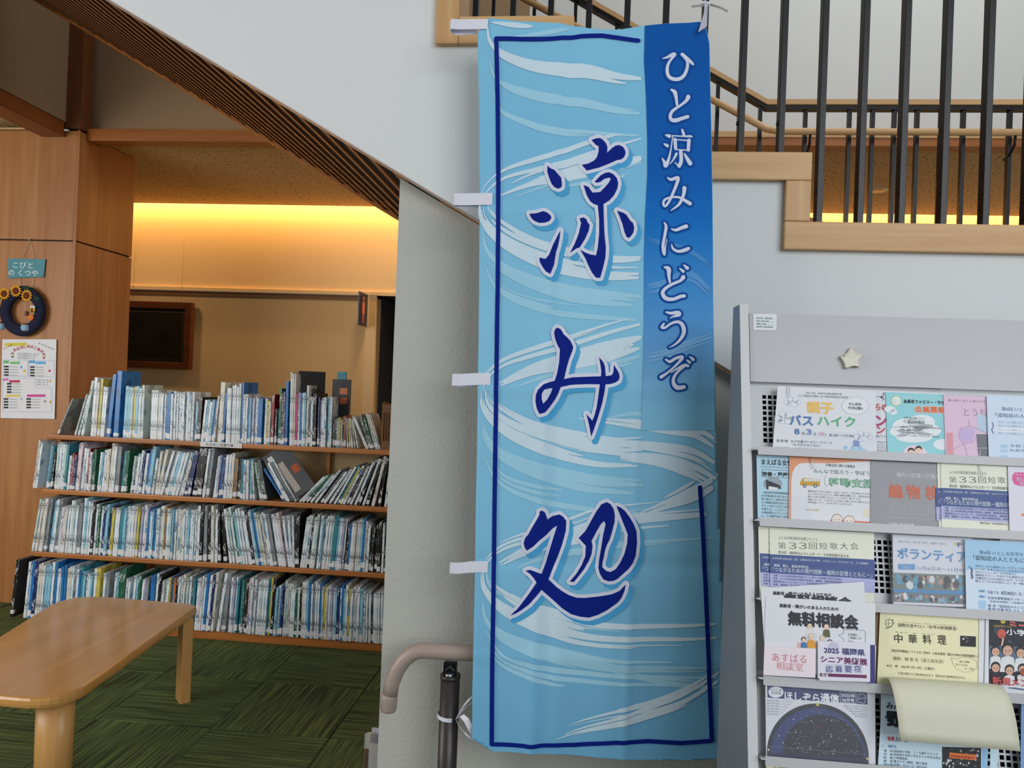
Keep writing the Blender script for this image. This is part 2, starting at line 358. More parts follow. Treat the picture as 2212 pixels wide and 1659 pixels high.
# ------------------------------------------------------------------ BANNER
BY = 1.86
def bh(X, Z):
    u = (X+.3)/.62; v = (Z-.56)/1.8
    h = .0055*math.sin(6.28*(u*1.45+.12)+v*1.7)*(1.1-.5*v)+.0022*math.sin(6.28*u*3.1+5*v+1)
    h += .004*math.exp(-((u-.33-.02*v)/.022)**2)*(.4+.6*(1-v))-.0035*math.exp(-((u-.385)/.03)**2)
    h += .0035*math.exp(-((u-.70-.02*v)/.018)**2)*(1-v)
    for z, a in ((1.455, .003), (1.02, -.003), (.78, .0025), (1.90, .002)):
        h += a*math.exp(-((Z-z-.02*(u-.5))/.017)**2)
    dx, dz = X-.262, Z-2.375; d = math.hypot(dx, dz)
    h += .0055*math.sin(9*math.atan2(dz, dx))*math.exp(-d/.17)*min(1, (d/.07)**2)
    h += .010*math.exp(-((u-.1)**2/.02+(v-.99)**2/.0006))*.6
    h += .0015*math.sin(31*X+17*Z)*math.sin(23*Z-9*X)
    return BY-h
def bxz(x, y): p = onY(x, y, BY); return (p.x, p.z)
G = .01
def sheet(name, polys, layer, m, parent, y_extra=0, mi=None, solid=0):
    """flat polygons (world X,Z) laid on the cloth, cut along a 2 cm grid so that they follow the folds"""
    bm = bmesh.new()
    for idx, pl in enumerate(polys):
        tri = tessellate_polygon([[Vector((a, b, 0)) for a, b in pl]])
        vv = [bm.verts.new((a, b, (idx % 23)*.000014)) for a, b in pl]
        for t in tri:
            try: f = bm.faces.new([vv[i] for i in t]); f.material_index = mi[idx] if mi else 0
            except ValueError: pass
    xs = [v.co.x for v in bm.verts]; ys = [v.co.y for v in bm.verts]
    for ax, lo, hi in ((0, min(xs), max(xs)), (1, min(ys), max(ys))):
        for k in range(math.ceil(lo/G), math.floor(hi/G)+1):
            co = [0, 0, 0]; no = [0, 0, 0]; co[ax] = k*G; no[ax] = 1
            bmesh.ops.bisect_plane(bm, geom=bm.verts[:]+bm.edges[:]+bm.faces[:], plane_co=co, plane_no=no, dist=1e-6)
    bmesh.ops.triangulate(bm, faces=bm.faces)
    for f in bm.faces:
        if f.normal.z < 0: f.normal_flip()
    vs = [(v.co.x, bh(v.co.x, v.co.y)-layer*.0007-v.co.z, v.co.y) for v in bm.verts]
    bm.verts.index_update(); fs = [tuple(v.index for v in f.verts) for f in bm.faces]; mm = [f.material_index for f in bm.faces]
    bm.free()
    o = mesh(name, vs, fs, m, parent, mi=mm, smooth=True)
    return o
def cloth_mat(name, rgb, ramp=None):
    m = mat(name, rgb, .7, spec=.12, bump=.15, bscale=900, var=.02)
    nt = m.node_tree; b = nt.nodes['Principled BSDF']
    
    if ramp:
        g = nt.nodes.new('ShaderNodeNewGeometry'); sx = nt.nodes.new('ShaderNodeSeparateXYZ'); mr = nt.nodes.new('ShaderNodeMapRange')
        mr.inputs['From Min'].default_value = 2.37; mr.inputs['From Max'].default_value = .56
        nt.links.new(g.outputs['Position'], sx.inputs[0]); nt.links.new(sx.outputs['Z'], mr.inputs['Value'])
        cr = nt.nodes.new('ShaderNodeValToRGB'); e = cr.color_ramp.elements
        e[0].position = ramp[0][0]; e[0].color = (*lin(ramp[0][1]), 1); e[1].position = ramp[-1][0]; e[1].color = (*lin(ramp[-1][1]), 1)
        for p, c in ramp[1:-1]: q = e.new(p); q.color = (*lin(c), 1)
        nt.links.new(mr.outputs[0], cr.inputs[0]); nt.links.new(cr.outputs[0], b.inputs['Base Color'])
    return m
C_sky = cloth_mat('banner sky print', (126, 196, 232), [(0, (132, 198, 230)), (.18, (128, 194, 230)), (.42, (138, 202, 232)), (.7, (134, 198, 230)), (1, (116, 182, 220))])
C_mid = cloth_mat('banner mid wash', (164, 214, 236))
C_pale = cloth_mat('banner pale wash', (208, 230, 242))
C_white = cloth_mat('banner white ink', (216, 222, 240))
C_shadow = cloth_mat('banner blue drop shade', (78, 168, 220))
C_navy = cloth_mat('banner navy ink', (8, 34, 132))
C_edge = cloth_mat('banner deep blue edge', (14, 78, 160))
C_band = cloth_mat('banner blue band', (20, 100, 186), [(0, (14, 88, 168)), (.2, (14, 94, 180)), (.28, (24, 116, 198)), (.36, (64, 142, 210)), (.44, (98, 160, 216)), (.54, (134, 198, 230))])
ban = thing('banner', (.05, BY, .56), 'tall light blue cloth banner with large navy Japanese brush lettering', 'banner')
outl = [(1055, 41), (1078, 43), (1110, 45), (1160, 46), (1205, 49), (1240, 55), (1270, 61), (1310, 65), (1345, 63), (1382, 57), (1440, 51), (1490, 47), (1512, 44), (1518, 46), (1527, 60), (1533, 90), (1536, 200), (1539, 350), (1541, 500),
        (1542, 650), (1545, 800), (1549, 950), (1554, 1080), (1559, 1200), (1564, 1320), (1568, 1420), (1568, 1560), (1566, 1641), (1500, 1642), (1400, 1640), (1300, 1637), (1200, 1633), (1120, 1627), (1062, 1622), (1040, 1606), (1021, 1592),
        (1021, 1500), (1023, 1400), (1026, 1250), (1028, 1100), (1031, 950), (1033, 800), (1035, 600), (1036, 430), (1035, 250), (1033, 130), (1032, 75), (1040, 60)]
cl = sheet('cloth', [[bxz(*p) for p in outl]], 0, C_sky, ban)
sm = cl.modifiers.new('thickness', 'SOLIDIFY'); sm.thickness = .0005; sm.offset = -1
def ribbon(pts, r0, r1=None, w=None):
    """quads + discs along a polyline of (x,y[,r]) pixels -> polygons in (X,Z)"""
    out = []; P = []
    for k, p in enumerate(pts):
        t = k/(len(pts)-1) if len(pts) > 1 else 0
        r = p[2] if len(p) > 2 else (r0+(r1-r0)*t if r1 is not None else r0)
        P.append((p[0], p[1], r))
    for k, (x, y, r) in enumerate(P):
        if r > .8:
            m = 8 if r < 5 else 12
            out.append([bxz(x+r*math.cos(6.283*i/m), y+r*math.sin(6.283*i/m)) for i in range(m)])
    for (x0, y0, ra), (x1, y1, rb) in zip(P, P[1:]):
        d = math.hypot(x1-x0, y1-y0)
        if d < 1e-6: continue
        nx, ny = -(y1-y0)/d, (x1-x0)/d
        out.append([bxz(x0+nx*ra, y0+ny*ra), bxz(x1+nx*rb, y1+ny*rb), bxz(x1-nx*rb, y1-ny*rb), bxz(x0-nx*ra, y0-ny*ra)])
    return out
def smooth(pts, n=4):
    out = []
    for i in range(len(pts)-1):
        p0, p1, p2, p3 = pts[max(i-1, 0)], pts[i], pts[i+1], pts[min(i+2, len(pts)-1)]
        for k in range(n):
            t = k/n
            out.append(tuple(.5*((2*b)+(-a+c)*t+(2*a-5*b+4*c-d)*t*t+(-a+3*b-3*c+d)*t**3) for a, b, c, d in zip(p0, p1, p2, p3)))
    out.append(tuple(pts[-1])); return out
# water swirls
RX = lambda y: 1388 if y < 930 else 1556
pale, mid = [], []
def brush(pts, n, spread, wid, dst, seed):
    """a bundle of tapered dry-brush ribbons following one path"""
    rn = random.Random(seed)
    sp = smooth([(float(a), float(b)) for a, b in pts], 6)
    for i in range(n):
        off = (rn.random()-.5)*2*spread; a = int(rn.random()*.35*len(sp)) if i else 0; b = len(sp)-int(rn.random()*.4*len(sp)) if i else len(sp)
        if b-a < 6: continue
        seg = sp[a:b]; L = len(seg); wmax = wid*(.35+.65*rn.random()) if i else wid
        pp = []
        for k, (x, y) in enumerate(seg):
            t = k/(L-1); x2, y2 = seg[min(k+1, L-1)]; x1, y1 = seg[max(k-1, 0)]; d = math.hypot(x2-x1, y2-y1) or 1
            ang = (-(y2-y1)/d, (x2-x1)/d); grow = .25+.75*min(1, (a+k)/len(sp)*1.6)
            px, py = x+ang[0]*off*grow, y+ang[1]*off*grow
            lim = 1388 if (py < 930) else 1545+(py-1000)*.03
            if px > lim-1: continue
            pp.append((px, py, max(.5, wmax*grow*math.sin(math.pi*min(1, t*.9+.08))**.6)))
        if len(pp) > 3: dst.extend(ribbon(pp, 1))
def swirl(yc, up, dn, seed, full):
    xr = 1388 if not full else 1548
    brush([(1080, yc-14), (1150, yc-48), (1240, yc-72), (1330, yc-96), (xr, yc-112)], 5, 26, 13, pale, seed)
    brush([(1110, yc-2), (1190, yc-30), (1280, yc-44), (1340, yc-58), (xr, yc-70)], 5, 16, 6, mid, seed+1)
    brush([(1043, yc+4), (1050, yc-24), (1085, yc-54), (1140, yc-74), (1230, yc-100), (1320, yc-128), (xr, yc-146)], 6, 15, 5, pale, seed+2)
    brush([(1043, yc), (1046, yc+34), (1070, yc+66), (1120, yc+98), (1200, yc+128), (1290, yc+148), (xr, yc+150)], 7, 22, 10, pale, seed+3)
    brush([(1060, yc+22), (1085, yc+44), (1150, yc+80), (1230, yc+104), (1320, yc+120), (xr, yc+118)], 5, 16, 9, pale, seed+4)
    brush([(1043, yc+70), (1052, yc+110), (1090, yc+146), (1160, yc+176), (1250, yc+200), (1340, yc+210), (xr, yc+214)], 6, 18, 9, mid, seed+5)
    brush([(1046, yc+130), (1080, yc+190), (1150, yc+222), (1250, yc+240), (xr, yc+250)], 4, 20, 7, mid, seed+6)
    brush([(1120, yc+90), (1180, yc+116), (1260, yc+134), (1340, yc+140)], 4, 12, 2.4, mid, seed+7)
    brush([(1052, yc-6), (1056, yc+24), (1082, yc+52)], 3, 6, 4, mid, seed+8)
brush([(1052, 60), (1056, 92), (1080, 118), (1140, 140), (1215, 152), (1270, 158), (1330, 172), (1388, 178)], 5, 9, 12, pale, 1)
brush([(1060, 130), (1072, 165), (1110, 190), (1170, 205), (1250, 215), (1320, 230), (1388, 238)], 5, 9, 9, mid, 2)
brush([(1064, 195), (1080, 240), (1130, 265), (1200, 285), (1290, 295), (1380, 300)], 4, 12, 6, mid, 3)
brush([(1060, 52), (1100, 58), (1150, 60)], 3, 6, 7, pale, 4)
brush([(1110, 80), (1170, 70), (1230, 60)], 2, 6, 6, mid, 5)
swirl(432, 0, 0, 20, False); swirl(842, 0, 0, 40, False); swirl(1232, 0, 0, 60, True)
for a, b, c in ((905, 960, 70), (950, 1010, 71), (980, 1050, 72)):
    brush([(1250, a-4), (1340, a+6), (1430, a+16), (1500, b-30), (1552, b)], 5, 12, 8, pale, c)
brush([(1300, 905), (1380, 890), (1460, 905), (1530, 930)], 3, 10, 6, mid, 74)
brush([(1200, 1600), (1290, 1572), (1390, 1545), (1480, 1515), (1560, 1470)], 6, 18, 6, pale, 75)
brush([(1230, 1570), (1320, 1540), (1420, 1520), (1500, 1490), (1560, 1455)], 4, 14, 5, pale, 76)
brush([(1300, 1440), (1400, 1462), (1480, 1470), (1550, 1478)], 4, 16, 6, mid, 77)
brush([(1380, 1110), (1440, 1085), (1500, 1060), (1552, 1030)], 6, 22, 9, pale, 78)
sheet('printed_wash', mid, 1, C_mid, ban); sheet('printed_swirls', pale, 2, C_pale, ban)
# dark band on the right
lb = [(1393, 57), (1391, 130), (1395, 200), (1398, 300), (1398, 380), (1393, 470), (1391, 560), (1391, 700), (1389, 790), (1386, 870), (1384, 930)]
rb = [(1545, 930), (1543, 790), (1541, 650), (1540, 500), (1538, 350), (1535, 200), (1532, 92), (1526, 62), (1517, 47), (1511, 45), (1489, 48), (1440, 52)]
sheet('printed_band', [[bxz(*p) for p in lb+rb]], 3, C_band, ban)
bm_ = []
def brush_b(pts, n, sp_, wd, sd): brush_pts = pts; rn = random.Random(sd); \
    [bm_.extend(ribbon([(x, y+rn.uniform(-sp_, sp_)*0+o, max(.6, wd*math.sin(3.14*(k+.5)/len(pts)))) for k, (x, y) in enumerate(pts)], 1)) for o in [rn.uniform(-sp_, sp_) for _ in range(n)]]
brush_b(smooth([(1396, 520), (1440, 530), (1490, 545), (1536, 575)]), 4, 10, 2.5, 3)
brush_b(smooth([(1396, 640), (1440, 630), (1490, 610), (1538, 650)]), 4, 30, 4, 4)
brush_b(smooth([(1396, 760), (1440, 750), (1490, 730), (1540, 715)]), 4, 24, 3, 5)
sheet('printed_band_strokes', bm_, 4, cloth_mat('banner band strokes', (96, 158, 220), [(.24, (30, 112, 192)), (.34, (88, 152, 212)), (.5, (140, 190, 226))]), ban)['kind'] = 'stuff'
# frame line
fl = ribbon([(1073, 87), (1076, 250), (1077, 400), (1076, 600), (1073, 800), (1070, 1000), (1067, 1250), (1064, 1450), (1063, 1606)], 4.6)
fl += ribbon([(1073, 87), (1130, 85), (1200, 83), (1260, 79), (1300, 78), (1340, 83), (1379, 89)], 4.6)
fl += ribbon([(1063, 1606), (1150, 1612), (1240, 1611), (1330, 1601), (1400, 1598), (1470, 1603), (1538, 1601)], 4.6)
fl += ribbon([(1538, 1601), (1533, 1480), (1527, 1330), (1520, 1180), (1516, 1110), (1512, 1053)], 4.8)
sheet('printed_frame_line', fl, 4, C_navy, ban)
# big characters
def cr(pts, ox, oy, sc): return [(ox+a/sc, oy+b/sc) for a, b in pts]
RYO = [[(965,118),(1010,102),(1050,97),(1080,112),(1115,150),(1132,190),(1128,250),(1175,205),(1215,175),(1255,168),(1295,188),(1318,225),(1322,260),(1305,298),(1270,322),(1235,325),(1130,372),(1040,408),(915,440),(862,378),(930,365),(990,335),(1020,300),(1038,240),(1040,185),(1005,165)],
 [(1000,555),(1060,490),(1110,462),(1150,455),(1195,475),(1230,515),(1245,570),(1235,630),(1200,700),(1150,755),(1090,792),(1092,900),(1100,1100),(1115,1250),(1110,1350),(1085,1460),(1055,1565),(1010,1562),(970,1510),(930,1430),(900,1360),(845,1270),(900,1300),(950,1320),(1012,1330),(1030,1250),(1045,1100),(1045,950),(1030,805),(985,790),(950,760),(915,700),(880,592),(930,610),(975,672),(1055,665),(1100,620),(1150,560),(1168,520),(1145,512),(1100,525),(1055,560),(1010,568)],
 [(500,375),(520,395),(545,412),(570,420),(595,450),(645,505),(652,560),(650,600),(615,620),(575,605),(545,570),(520,510),(498,440)],
 [(310,888),(380,882),(455,857),(495,870),(530,900),(543,930),(520,962),(470,978),(410,980),(360,960),(330,930)],
 [(635,1060),(630,1130),(610,1230),(590,1290),(570,1420),(530,1520),(480,1490),(440,1430),(418,1390),(415,1345),(480,1360),(520,1310),(560,1210)],
 [(840,940),(880,930),(910,950),(925,985),(945,1010),(935,1070),(900,1150),(840,1245),(805,1255),(738,1300),(790,1200),(830,1100),(855,990)],
 [(1232,862),(1300,885),(1330,905),(1370,965),(1400,990),(1412,1040),(1405,1085),(1385,1120),(1355,1148),(1330,1130),(1310,1080),(1290,1000),(1260,920)]]
MI = [[(490,162),(530,175),(555,205),(575,245),(620,285),(665,335),(700,410),(690,460),(650,560),(620,660),(582,822),(690,800),(820,795),(950,790),(1055,788),(1060,720),(1045,620),(1030,545),(1080,600),(1105,660),(1115,785),(1190,775),(1212,740),(1220,640),(1250,690),(1280,740),(1293,790),(1280,840),(1230,870),(1165,888),(1112,890),(1100,980),(1070,1130),(1020,1300),(970,1450),(930,1558),(912,1450),(890,1350),(870,1270),(945,1355),(975,1280),(1000,1180),(1020,1050),(1040,890),(900,888),(750,892),(650,900),(540,925),(510,1000),(470,1080),(400,1180),(340,1250),(270,1270),(235,1200),(218,1110),(222,1030),(250,960),(320,890),(400,860),(462,845),(495,740),(520,600),(530,440),(500,390),(470,310),(455,230),(465,190)]]
MIH = [(435,940),(415,1000),(370,1080),(318,1138),(298,1080),(300,1010),(330,960),(380,945)]
SHO = [[(545,235),(575,220),(610,250),(635,325),(690,290),(770,270),(810,295),(845,340),(840,450),(800,600),(750,740),(700,860),(645,1000),(730,1080),(800,1130),(880,1175),(960,1200),(1060,1200),(1200,1180),(1350,1150),(1440,1110),(1510,1035),(1495,1110),(1460,1190),(1420,1240),(1380,1270),(1300,1330),(1200,1385),(1100,1420),(1000,1412),(900,1385),(800,1320),(720,1250),(640,1180),(570,1110),(500,1190),(430,1270),(350,1330),(280,1372),(220,1393),(300,1320),(370,1230),(430,1150),(515,1025),(480,975),(440,930),(390,895),(440,885),(500,905),(570,932),(620,800),(670,630),(710,500),(743,395),(690,430),(620,500),(540,560),(480,620),(405,670),(380,630),(370,580),(390,520),(420,490),(470,400),(530,300),(548,262)],
 [(1300,122),(1340,145),(1375,200),(1388,270),(1385,340),(1360,440),(1330,540),(1300,600),(1280,660),(1265,740),(1250,800),(1248,850),(1290,890),(1340,902),(1400,870),(1450,800),(1495,700),(1525,580),(1532,480),(1500,400),(1460,300),(1405,165),(1450,180),(1500,220),(1560,300),(1600,370),(1630,450),(1635,580),(1620,720),(1590,800),(1540,870),(1470,930),(1420,975),(1370,1000),(1320,1005),(1260,985),(1220,920),(1205,860),(1215,760),(1235,640),(1260,480),(1285,370),(1270,332),(1230,370),(1180,460),(1128,560),(1140,610),(1130,700),(1100,780),(1050,870),(990,950),(930,1025),(885,1020),(960,930),(1020,830),(1060,730),(1065,615),(985,530),(1060,450),(1120,340),(1180,230),(1240,145)]]
for chars, ox, oy, sc in ((RYO, 1080, 280, 4.878), (MI, 1120, 680, 5.925), (SHO, 1060, 1060, 5.183)):
    ch = [cr(p, ox, oy, sc) for p in chars]
    nav = [[bxz(*q) for q in p] for p in ch]
    halo = list(nav); shade = []
    for p in ch:
        halo += ribbon(p+[p[0]], 7.4)
        q = [(x+8.5, y+10) for x, y in p]; shade += [[bxz(*t) for t in q]]+ribbon(q+[q[0]], 7.0)
    sheet('letter_shade', shade, 3, C_shadow, ban); sheet('letter_halo', halo, 4, C_white, ban); sheet('letter', nav, 5, C_navy, ban)
    if chars is MI: sheet('letter_counter', [[bxz(*q) for q in cr(MIH, ox, oy, sc)]], 6, C_white, ban)
# small brush characters on the band (x, y, radius in crop pixels)
A, B_ = (1340, 80, 3.95), (1340, 450, 3.95)
SM = [
 (A, [[(358,190,3),(400,178,9),(440,155,13),(462,152,14),(440,185,9),(410,230,10),(398,280,12),(405,335,13),(440,366,14),(495,366,14),(540,335,13),(566,280,12),(572,220,11),(548,180,11),(526,152,13)],[(526,152,13),(560,185,14),(600,214,13),(620,230,10)]]),
 (A, [[(430,460,7),(462,480,16),(474,530,12),(482,590,9)],[(580,510,17),(562,545,12),(510,590,9),(448,635,11),(424,675,12),(430,712,13),(470,718,15),(520,700,13),(575,680,13)]]),
 (A, [[(385,845,6),(415,852,15)],[(370,920,5),(398,935,13)],[(355,1045,5),(378,1085,14),(385,1105,16),(410,1050,10),(430,960,5),(445,850,4)],[(528,795,9),(542,835,11)],[(440,848,5),(540,848,5),(595,845,9),(612,850,5)],[(465,878,13),(470,955,12)],[(586,880,14),(580,965,12)],[(470,880,4),(590,882,5)],[(470,965,4),(580,965,5)],[(515,980,14),(518,1060,14),(500,1105,14)],[(462,1075,3),(495,1102,8)],[(478,1000,10),(448,1055,6),(420,1090,3)],[(548,1000,7),(572,1040,14),(596,1078,17)]]),
 (A, [[(400,1205,5),(430,1222,11),(490,1205,13),(478,1260,12),(450,1330,11),(418,1400,10),(382,1450,9),(364,1430,9),(378,1392,9),(440,1370,8),(505,1372,9),(560,1402,13),(594,1422,15)],[(546,1290,16),(538,1350,12),(500,1430,10),(430,1485,4)]]),
 (B_, [[(370,125,4),(388,160,11),(376,240,11),(362,330,12),(374,398,9),(384,330,4),(396,270,2)],[(435,180,5),(470,190,11),(520,170,13),(562,155,15)],[(435,310,4),(446,346,9),(490,370,11),(545,360,14),(580,345,13)]]),
 (B_, [[(375,505,7),(410,520,17),(412,580,12),(420,635,8)],[(535,590,17),(510,620,11),(440,650,11),(378,690,12),(358,730,14),(388,772,15),(450,778,13),(510,755,13),(543,750,13)],[(505,515,5),(535,540,12)],[(540,485,5),(570,512,14)]]),
 (B_, [[(390,888,7),(430,897,11),(490,890,13),(500,910,13),(450,925,7),(422,940,3)],[(370,985,7),(352,1015,11),(380,1020,9),(430,985,9),(490,970,11),(530,1000,15),(540,1060,15),(510,1120,11),(460,1165,7),(415,1188,3)]]),
 (B_, [[(385,1290,7),(420,1310,11),(470,1280,11),(525,1270,13),(510,1300,11),(450,1360,8),(390,1410,9),(345,1440,13)],[(430,1400,5),(480,1370,7),(540,1340,11),(575,1345,11)],[(540,1355,7),(492,1390,10),(455,1440,11),(450,1490,14),(480,1530,17),(540,1525,15)],[(565,1295,5),(590,1315,11)],[(590,1265,5),(620,1290,13)]])]
for (ox, oy, sc), strokes in SM:
    inn, out = [], []
    for st in strokes:
        sp = smooth([tuple(map(float, q)) for q in st], 3)
        pp = [(ox+a/sc, oy+b/sc, max(.9, 1.12*r/sc)) for a, b, r in sp]
        inn += ribbon(pp, 1); out += ribbon([(a, b, r+4.6) for a, b, r in pp], 1)
    sheet('small_letter_edge', out, 4.5, C_edge, ban); sheet('small_letter', inn, 5.5, C_white, ban)
# fixing loops on the left edge and tape ties
M_tape = mat('white woven tape', (226, 228, 240), .6, bump=.2, bscale=600)
def strip(name, path, wdir, wid, m, parent, th=.0006, taper=None):
    vs, fs = [], []; wd = Vector(wdir).normalized()
    for i, p in enumerate(path):
        p = Vector(p); wv = wid if taper is None else taper[i]
        d = (Vector(path[min(i+1, len(path)-1)])-Vector(path[max(i-1, 0)])).normalized(); nn = d.cross(wd).normalized()*th
        vs += [p-wd*wv/2, p+wd*wv/2, p+wd*wv/2+nn, p-wd*wv/2+nn]
    k = len(path)
    for i in range(k-1):
        for a in range(4): fs.append((4*i+a, 4*i+(a+1) % 4, 4*i+4+(a+1) % 4, 4*i+4+a))
    fs += [(3, 2, 1, 0), (4*k-4, 4*k-3, 4*k-2, 4*k-1)]
    return mesh(name, vs, fs, m, parent, smooth=False)
for (xa, xb, y, hgt, op) in ((973, 1055, 57, 22, .014), (980, 1064, 432, 26, .004), (977, 1060, 820, 26, .003), (972, 1054, 1225, 24, .003)):
    a = bxz(xa, y); b = bxz(xb, y-1); h = hgt*BY/FPX
    yb = bh(b[0], b[1])
    path = [(b[0], yb-.0035, b[1]), (b[0]-.02, yb-.0038, b[1]), (a[0]+.02, BY-.006-op*.3, a[1]), (a[0]+.004, BY-.006-op*.6, a[1]), (a[0], BY-.004, a[1]-.001), (a[0]+.004, BY-.002+op*.8, a[1]-.003), (a[0]+.02, BY+.002+op*.5, a[1]-.003-op*.2), (b[0]-.03, BY+.014, b[1]-.002)]
    strip('fixing_loop', path, (0, .0, 1), h, M_tape, ban)
p0 = onY(1518, 64, 1.845); 
tv = [onY(1508, 70, 1.842), onY(1527, 57, 1.84), onY(1530, 8, 1.93), onY(1523, 2, 1.95), onY(1520, 30, 1.87)]
mesh('corner_tape', tv+[v+Vector((0, .001, 0)) for v in tv], [(0, 1, 2, 3, 4), (9, 8, 7, 6, 5)]+[(i, 5+i, 5+(i+1) % 5, (i+1) % 5) for i in range(5)], mat('pale grey tape', (190, 190, 204), .6), ban)
strip('tie', [onY(1526, -3, 2.042), onY(1521, 6, 2.03), onY(1519, 7, 2.04)], (0, 0, 1), .008, M_tape, ban)
vs, fs = tubev([onY(1515, 5, 2.035), onY(1533, 7, 2.035)], .004, 8); mesh('tie', vs, fs, M_tape, ban)
strip('tie_end', [onY(1532, 10, 2.02), onY(1515, 12, 2.0), onY(1494, 14, 2.0)], (0, 0, 1), .006, mat('tie shade', (150, 146, 140), .7), ban)
strip('tie_end', [onY(1534, 10, 2.02), onY(1555, 16, 2.0), onY(1572, 25, 2.0)], (0.2, 0, 1), .006, mat('tie shade', (150, 146, 140), .7), ban)
# ------------------------------------------------------------------ HANDRAIL
HY = 1.935
hr = thing('handrail', (-.3, HY, 0), 'beige round handrail bent down at its end, on a dark brown post', 'handrail')
M_rail = mat('beige resin', (168, 151, 142), .38, bump=.05)
px = [(1500, 1442, 0), (1300, 1428, 0), (1020, 1411, 0), (950, 1407, 0), (910, 1405, 0), (893, 1410, 0), (874, 1424, 0), (858, 1447, 0), (847, 1475, 0), (842, 1502, 0)]
tube('rail', [onY(a, b, HY) for a, b, _ in px], .0205, M_rail, hr, 20)
vs, fs = tubev([onY(842.5, 1499, HY), onY(841, 1505, HY), onY(839, 1530, HY), onY(838.5, 1535, HY), onY(838.3, 1537, HY)], [.0212, .0222, .0218, .0195, .014], 20)
mesh('end_cap', vs, fs, mat('beige end cap', (166, 150, 142), .4), hr, smooth=True)
M_post = mat('dark bronze post', (58, 52, 50), .38, metal=.2, spec=.5)
pc = onY(973, 1460, HY)
tube('post', [(pc.x, HY, 0), (pc.x, HY, pc.z)], .0255, M_post, hr, 24)
tube('collar', [(pc.x, HY, pc.z-.006), (pc.x, HY, pc.z+.004)], .0272, M_post, hr, 24)
M_chr = mat('chrome', (210, 214, 220), .12, metal=1)
box('bracket', (pc.x-.017, HY-.016, pc.z+.004), (pc.x+.017, HY+.006, pc.z+.038), M_black, hr, bev=.002)
prism('saddle', [(pc.x-.012, pc.z+.022), (pc.x, pc.z+.033), (pc.x+.013, pc.z+.022), (pc.x+.013, pc.z+.018), (pc.x, pc.z+.028), (pc.x-.012, pc.z+.018)], HY-.0185, HY-.0165, M_chr, hr)
tube('bolt', [(pc.x, HY-.014, pc.z+.004), (pc.x, HY-.014, pc.z+.012)], .012, M_chr, hr, 16)
tube('post', [(.72, HY, 0), (.72, HY, pc.z-.03)], .0255, M_post, hr, 24)
# white tape bow round the post
bw = thing('tape_tie', (pc.x, HY, .5), 'white tape knotted round the brown handrail post beside the banner', 'tie')
zc = onY(972, 1554, HY-.02).z
ring = []
for i in range(25):
    t = 6.2832*i/24; ring.append((pc.x-.0035+.0275*math.cos(t), HY+.0275*math.sin(t), zc-.003*math.cos(t)))
strip('band', ring, (0, 0, 1), .010, M_tape, bw, th=-.0008)
kx = onY(989, 1553, HY-.028)
def lp(pts, wd, tp=None, nm='loop'): strip(nm, [onY(a, b, yy) for a, b, yy in pts], wd, .012, M_tape, bw, taper=tp)
lp([(986, 1553, 1.905), (998, 1546, 1.88), (1008, 1556, 1.87), (1016, 1572, 1.868), (1026, 1596, 1.872)], (.8, 0, .6), [.006, .013, .015, .015, .010])
lp([(986, 1555, 1.905), (992, 1568, 1.88), (1003, 1583, 1.872), (1014, 1592, 1.87), (1026, 1600, 1.874)], (-.6, 0, .8), [.006, .012, .014, .013, .009])
lp([(987, 1551, 1.905), (996, 1535, 1.885), (1006, 1520, 1.88), (1018, 1505, 1.882)], (.7, 0, .6), [.006, .012, .018, .019], 'tail')
lp([(987, 1550, 1.900), (998, 1537, 1.88), (1009, 1526, 1.875), (1018, 1518, 1.878)], (.7, 0, .6), [.006, .009, .012, .013], 'tail')
# ------------------------------------------------------------------ BOOKCASE
M_shelf = wood('varnished shelf board', (150, 88, 40), (190, 122, 62), 'X', .35, 12)
M_shelfz = wood('varnished shelf upright', (150, 88, 40), (188, 122, 62), 'Z', .4, 12)
M_back = wood('pale plywood back', (150, 122, 82), (176, 148, 104), 'X', .55, 10)
SY = [4.05, 4.03, 3.98, 3.90]; SZ = [1.078, .763, .410, .052]; XL, XR = -3.10, -.15
bc = thing('bookcase', ((XL+XR)/2, 4.15, 0), 'low wooden four-tier bookcase full of picture books, with a white sign strip', 'bookcase')
for y, z in zip(SY[:3], SZ[:3]): box('shelf', (XL-(.0 if z > 1 else .0), y, z-.028), (XR, 4.27, z), M_shelf, bc, bev=.006)
box('base', (XL+.02, 3.93, 0), (XR, 4.27, SZ[3]), M_shelf, bc, bev=.003)
box('back_panel', (XL+.02, 4.272, .03), (XR, 4.285, 1.05), M_back, bc)
DIV = [onY(283, 1064, 4.03).x, onY(472, 1075, 4.03).x, onY(678, 1085, 4.03).x]
for X in (XL+.012, XR-.012): box('side_panel', (X-.012, 4.14, 0), (X+.012, 4.271, 1.05), M_shelfz, bc)
for X in DIV: box('divider', (X-.010, 4.24, .052), (X+.010, 4.271, 1.05), M_shelfz, bc)
sl = [onY(433, 954, 4.047), onY(523, 958, 4.047)]
lab_o = box('sign_strip', (sl[0].x, 4.0455, 1.05), (sl[1].x, 4.0495, 1.079), mat('white sign card', (220, 220, 222), .5), bc)
def put_text(s, p0, p1, h, m, parent, up=(0, 0, 1), bold=.0, name='lettering', nrm=None, vert=False):
    """text filling the box with baseline p0->p1 and height h"""
    vs, fs = text_mesh(s, bold); p0, p1 = Vector(p0), Vector(p1); up = Vector(up).normalized()
    x0 = min(v[0] for v in vs); x1 = max(v[0] for v in vs); y0 = min(v[1] for v in vs); y1 = max(v[1] for v in vs)
    W = [p0+(p1-p0)*((a-x0)/(x1-x0))+up*h*((b-y0)/(y1-y0)) for a, b in vs]
    return mesh(name, W, fs, m, parent)
M_ink = mat('black ink', (22, 22, 26), .6)
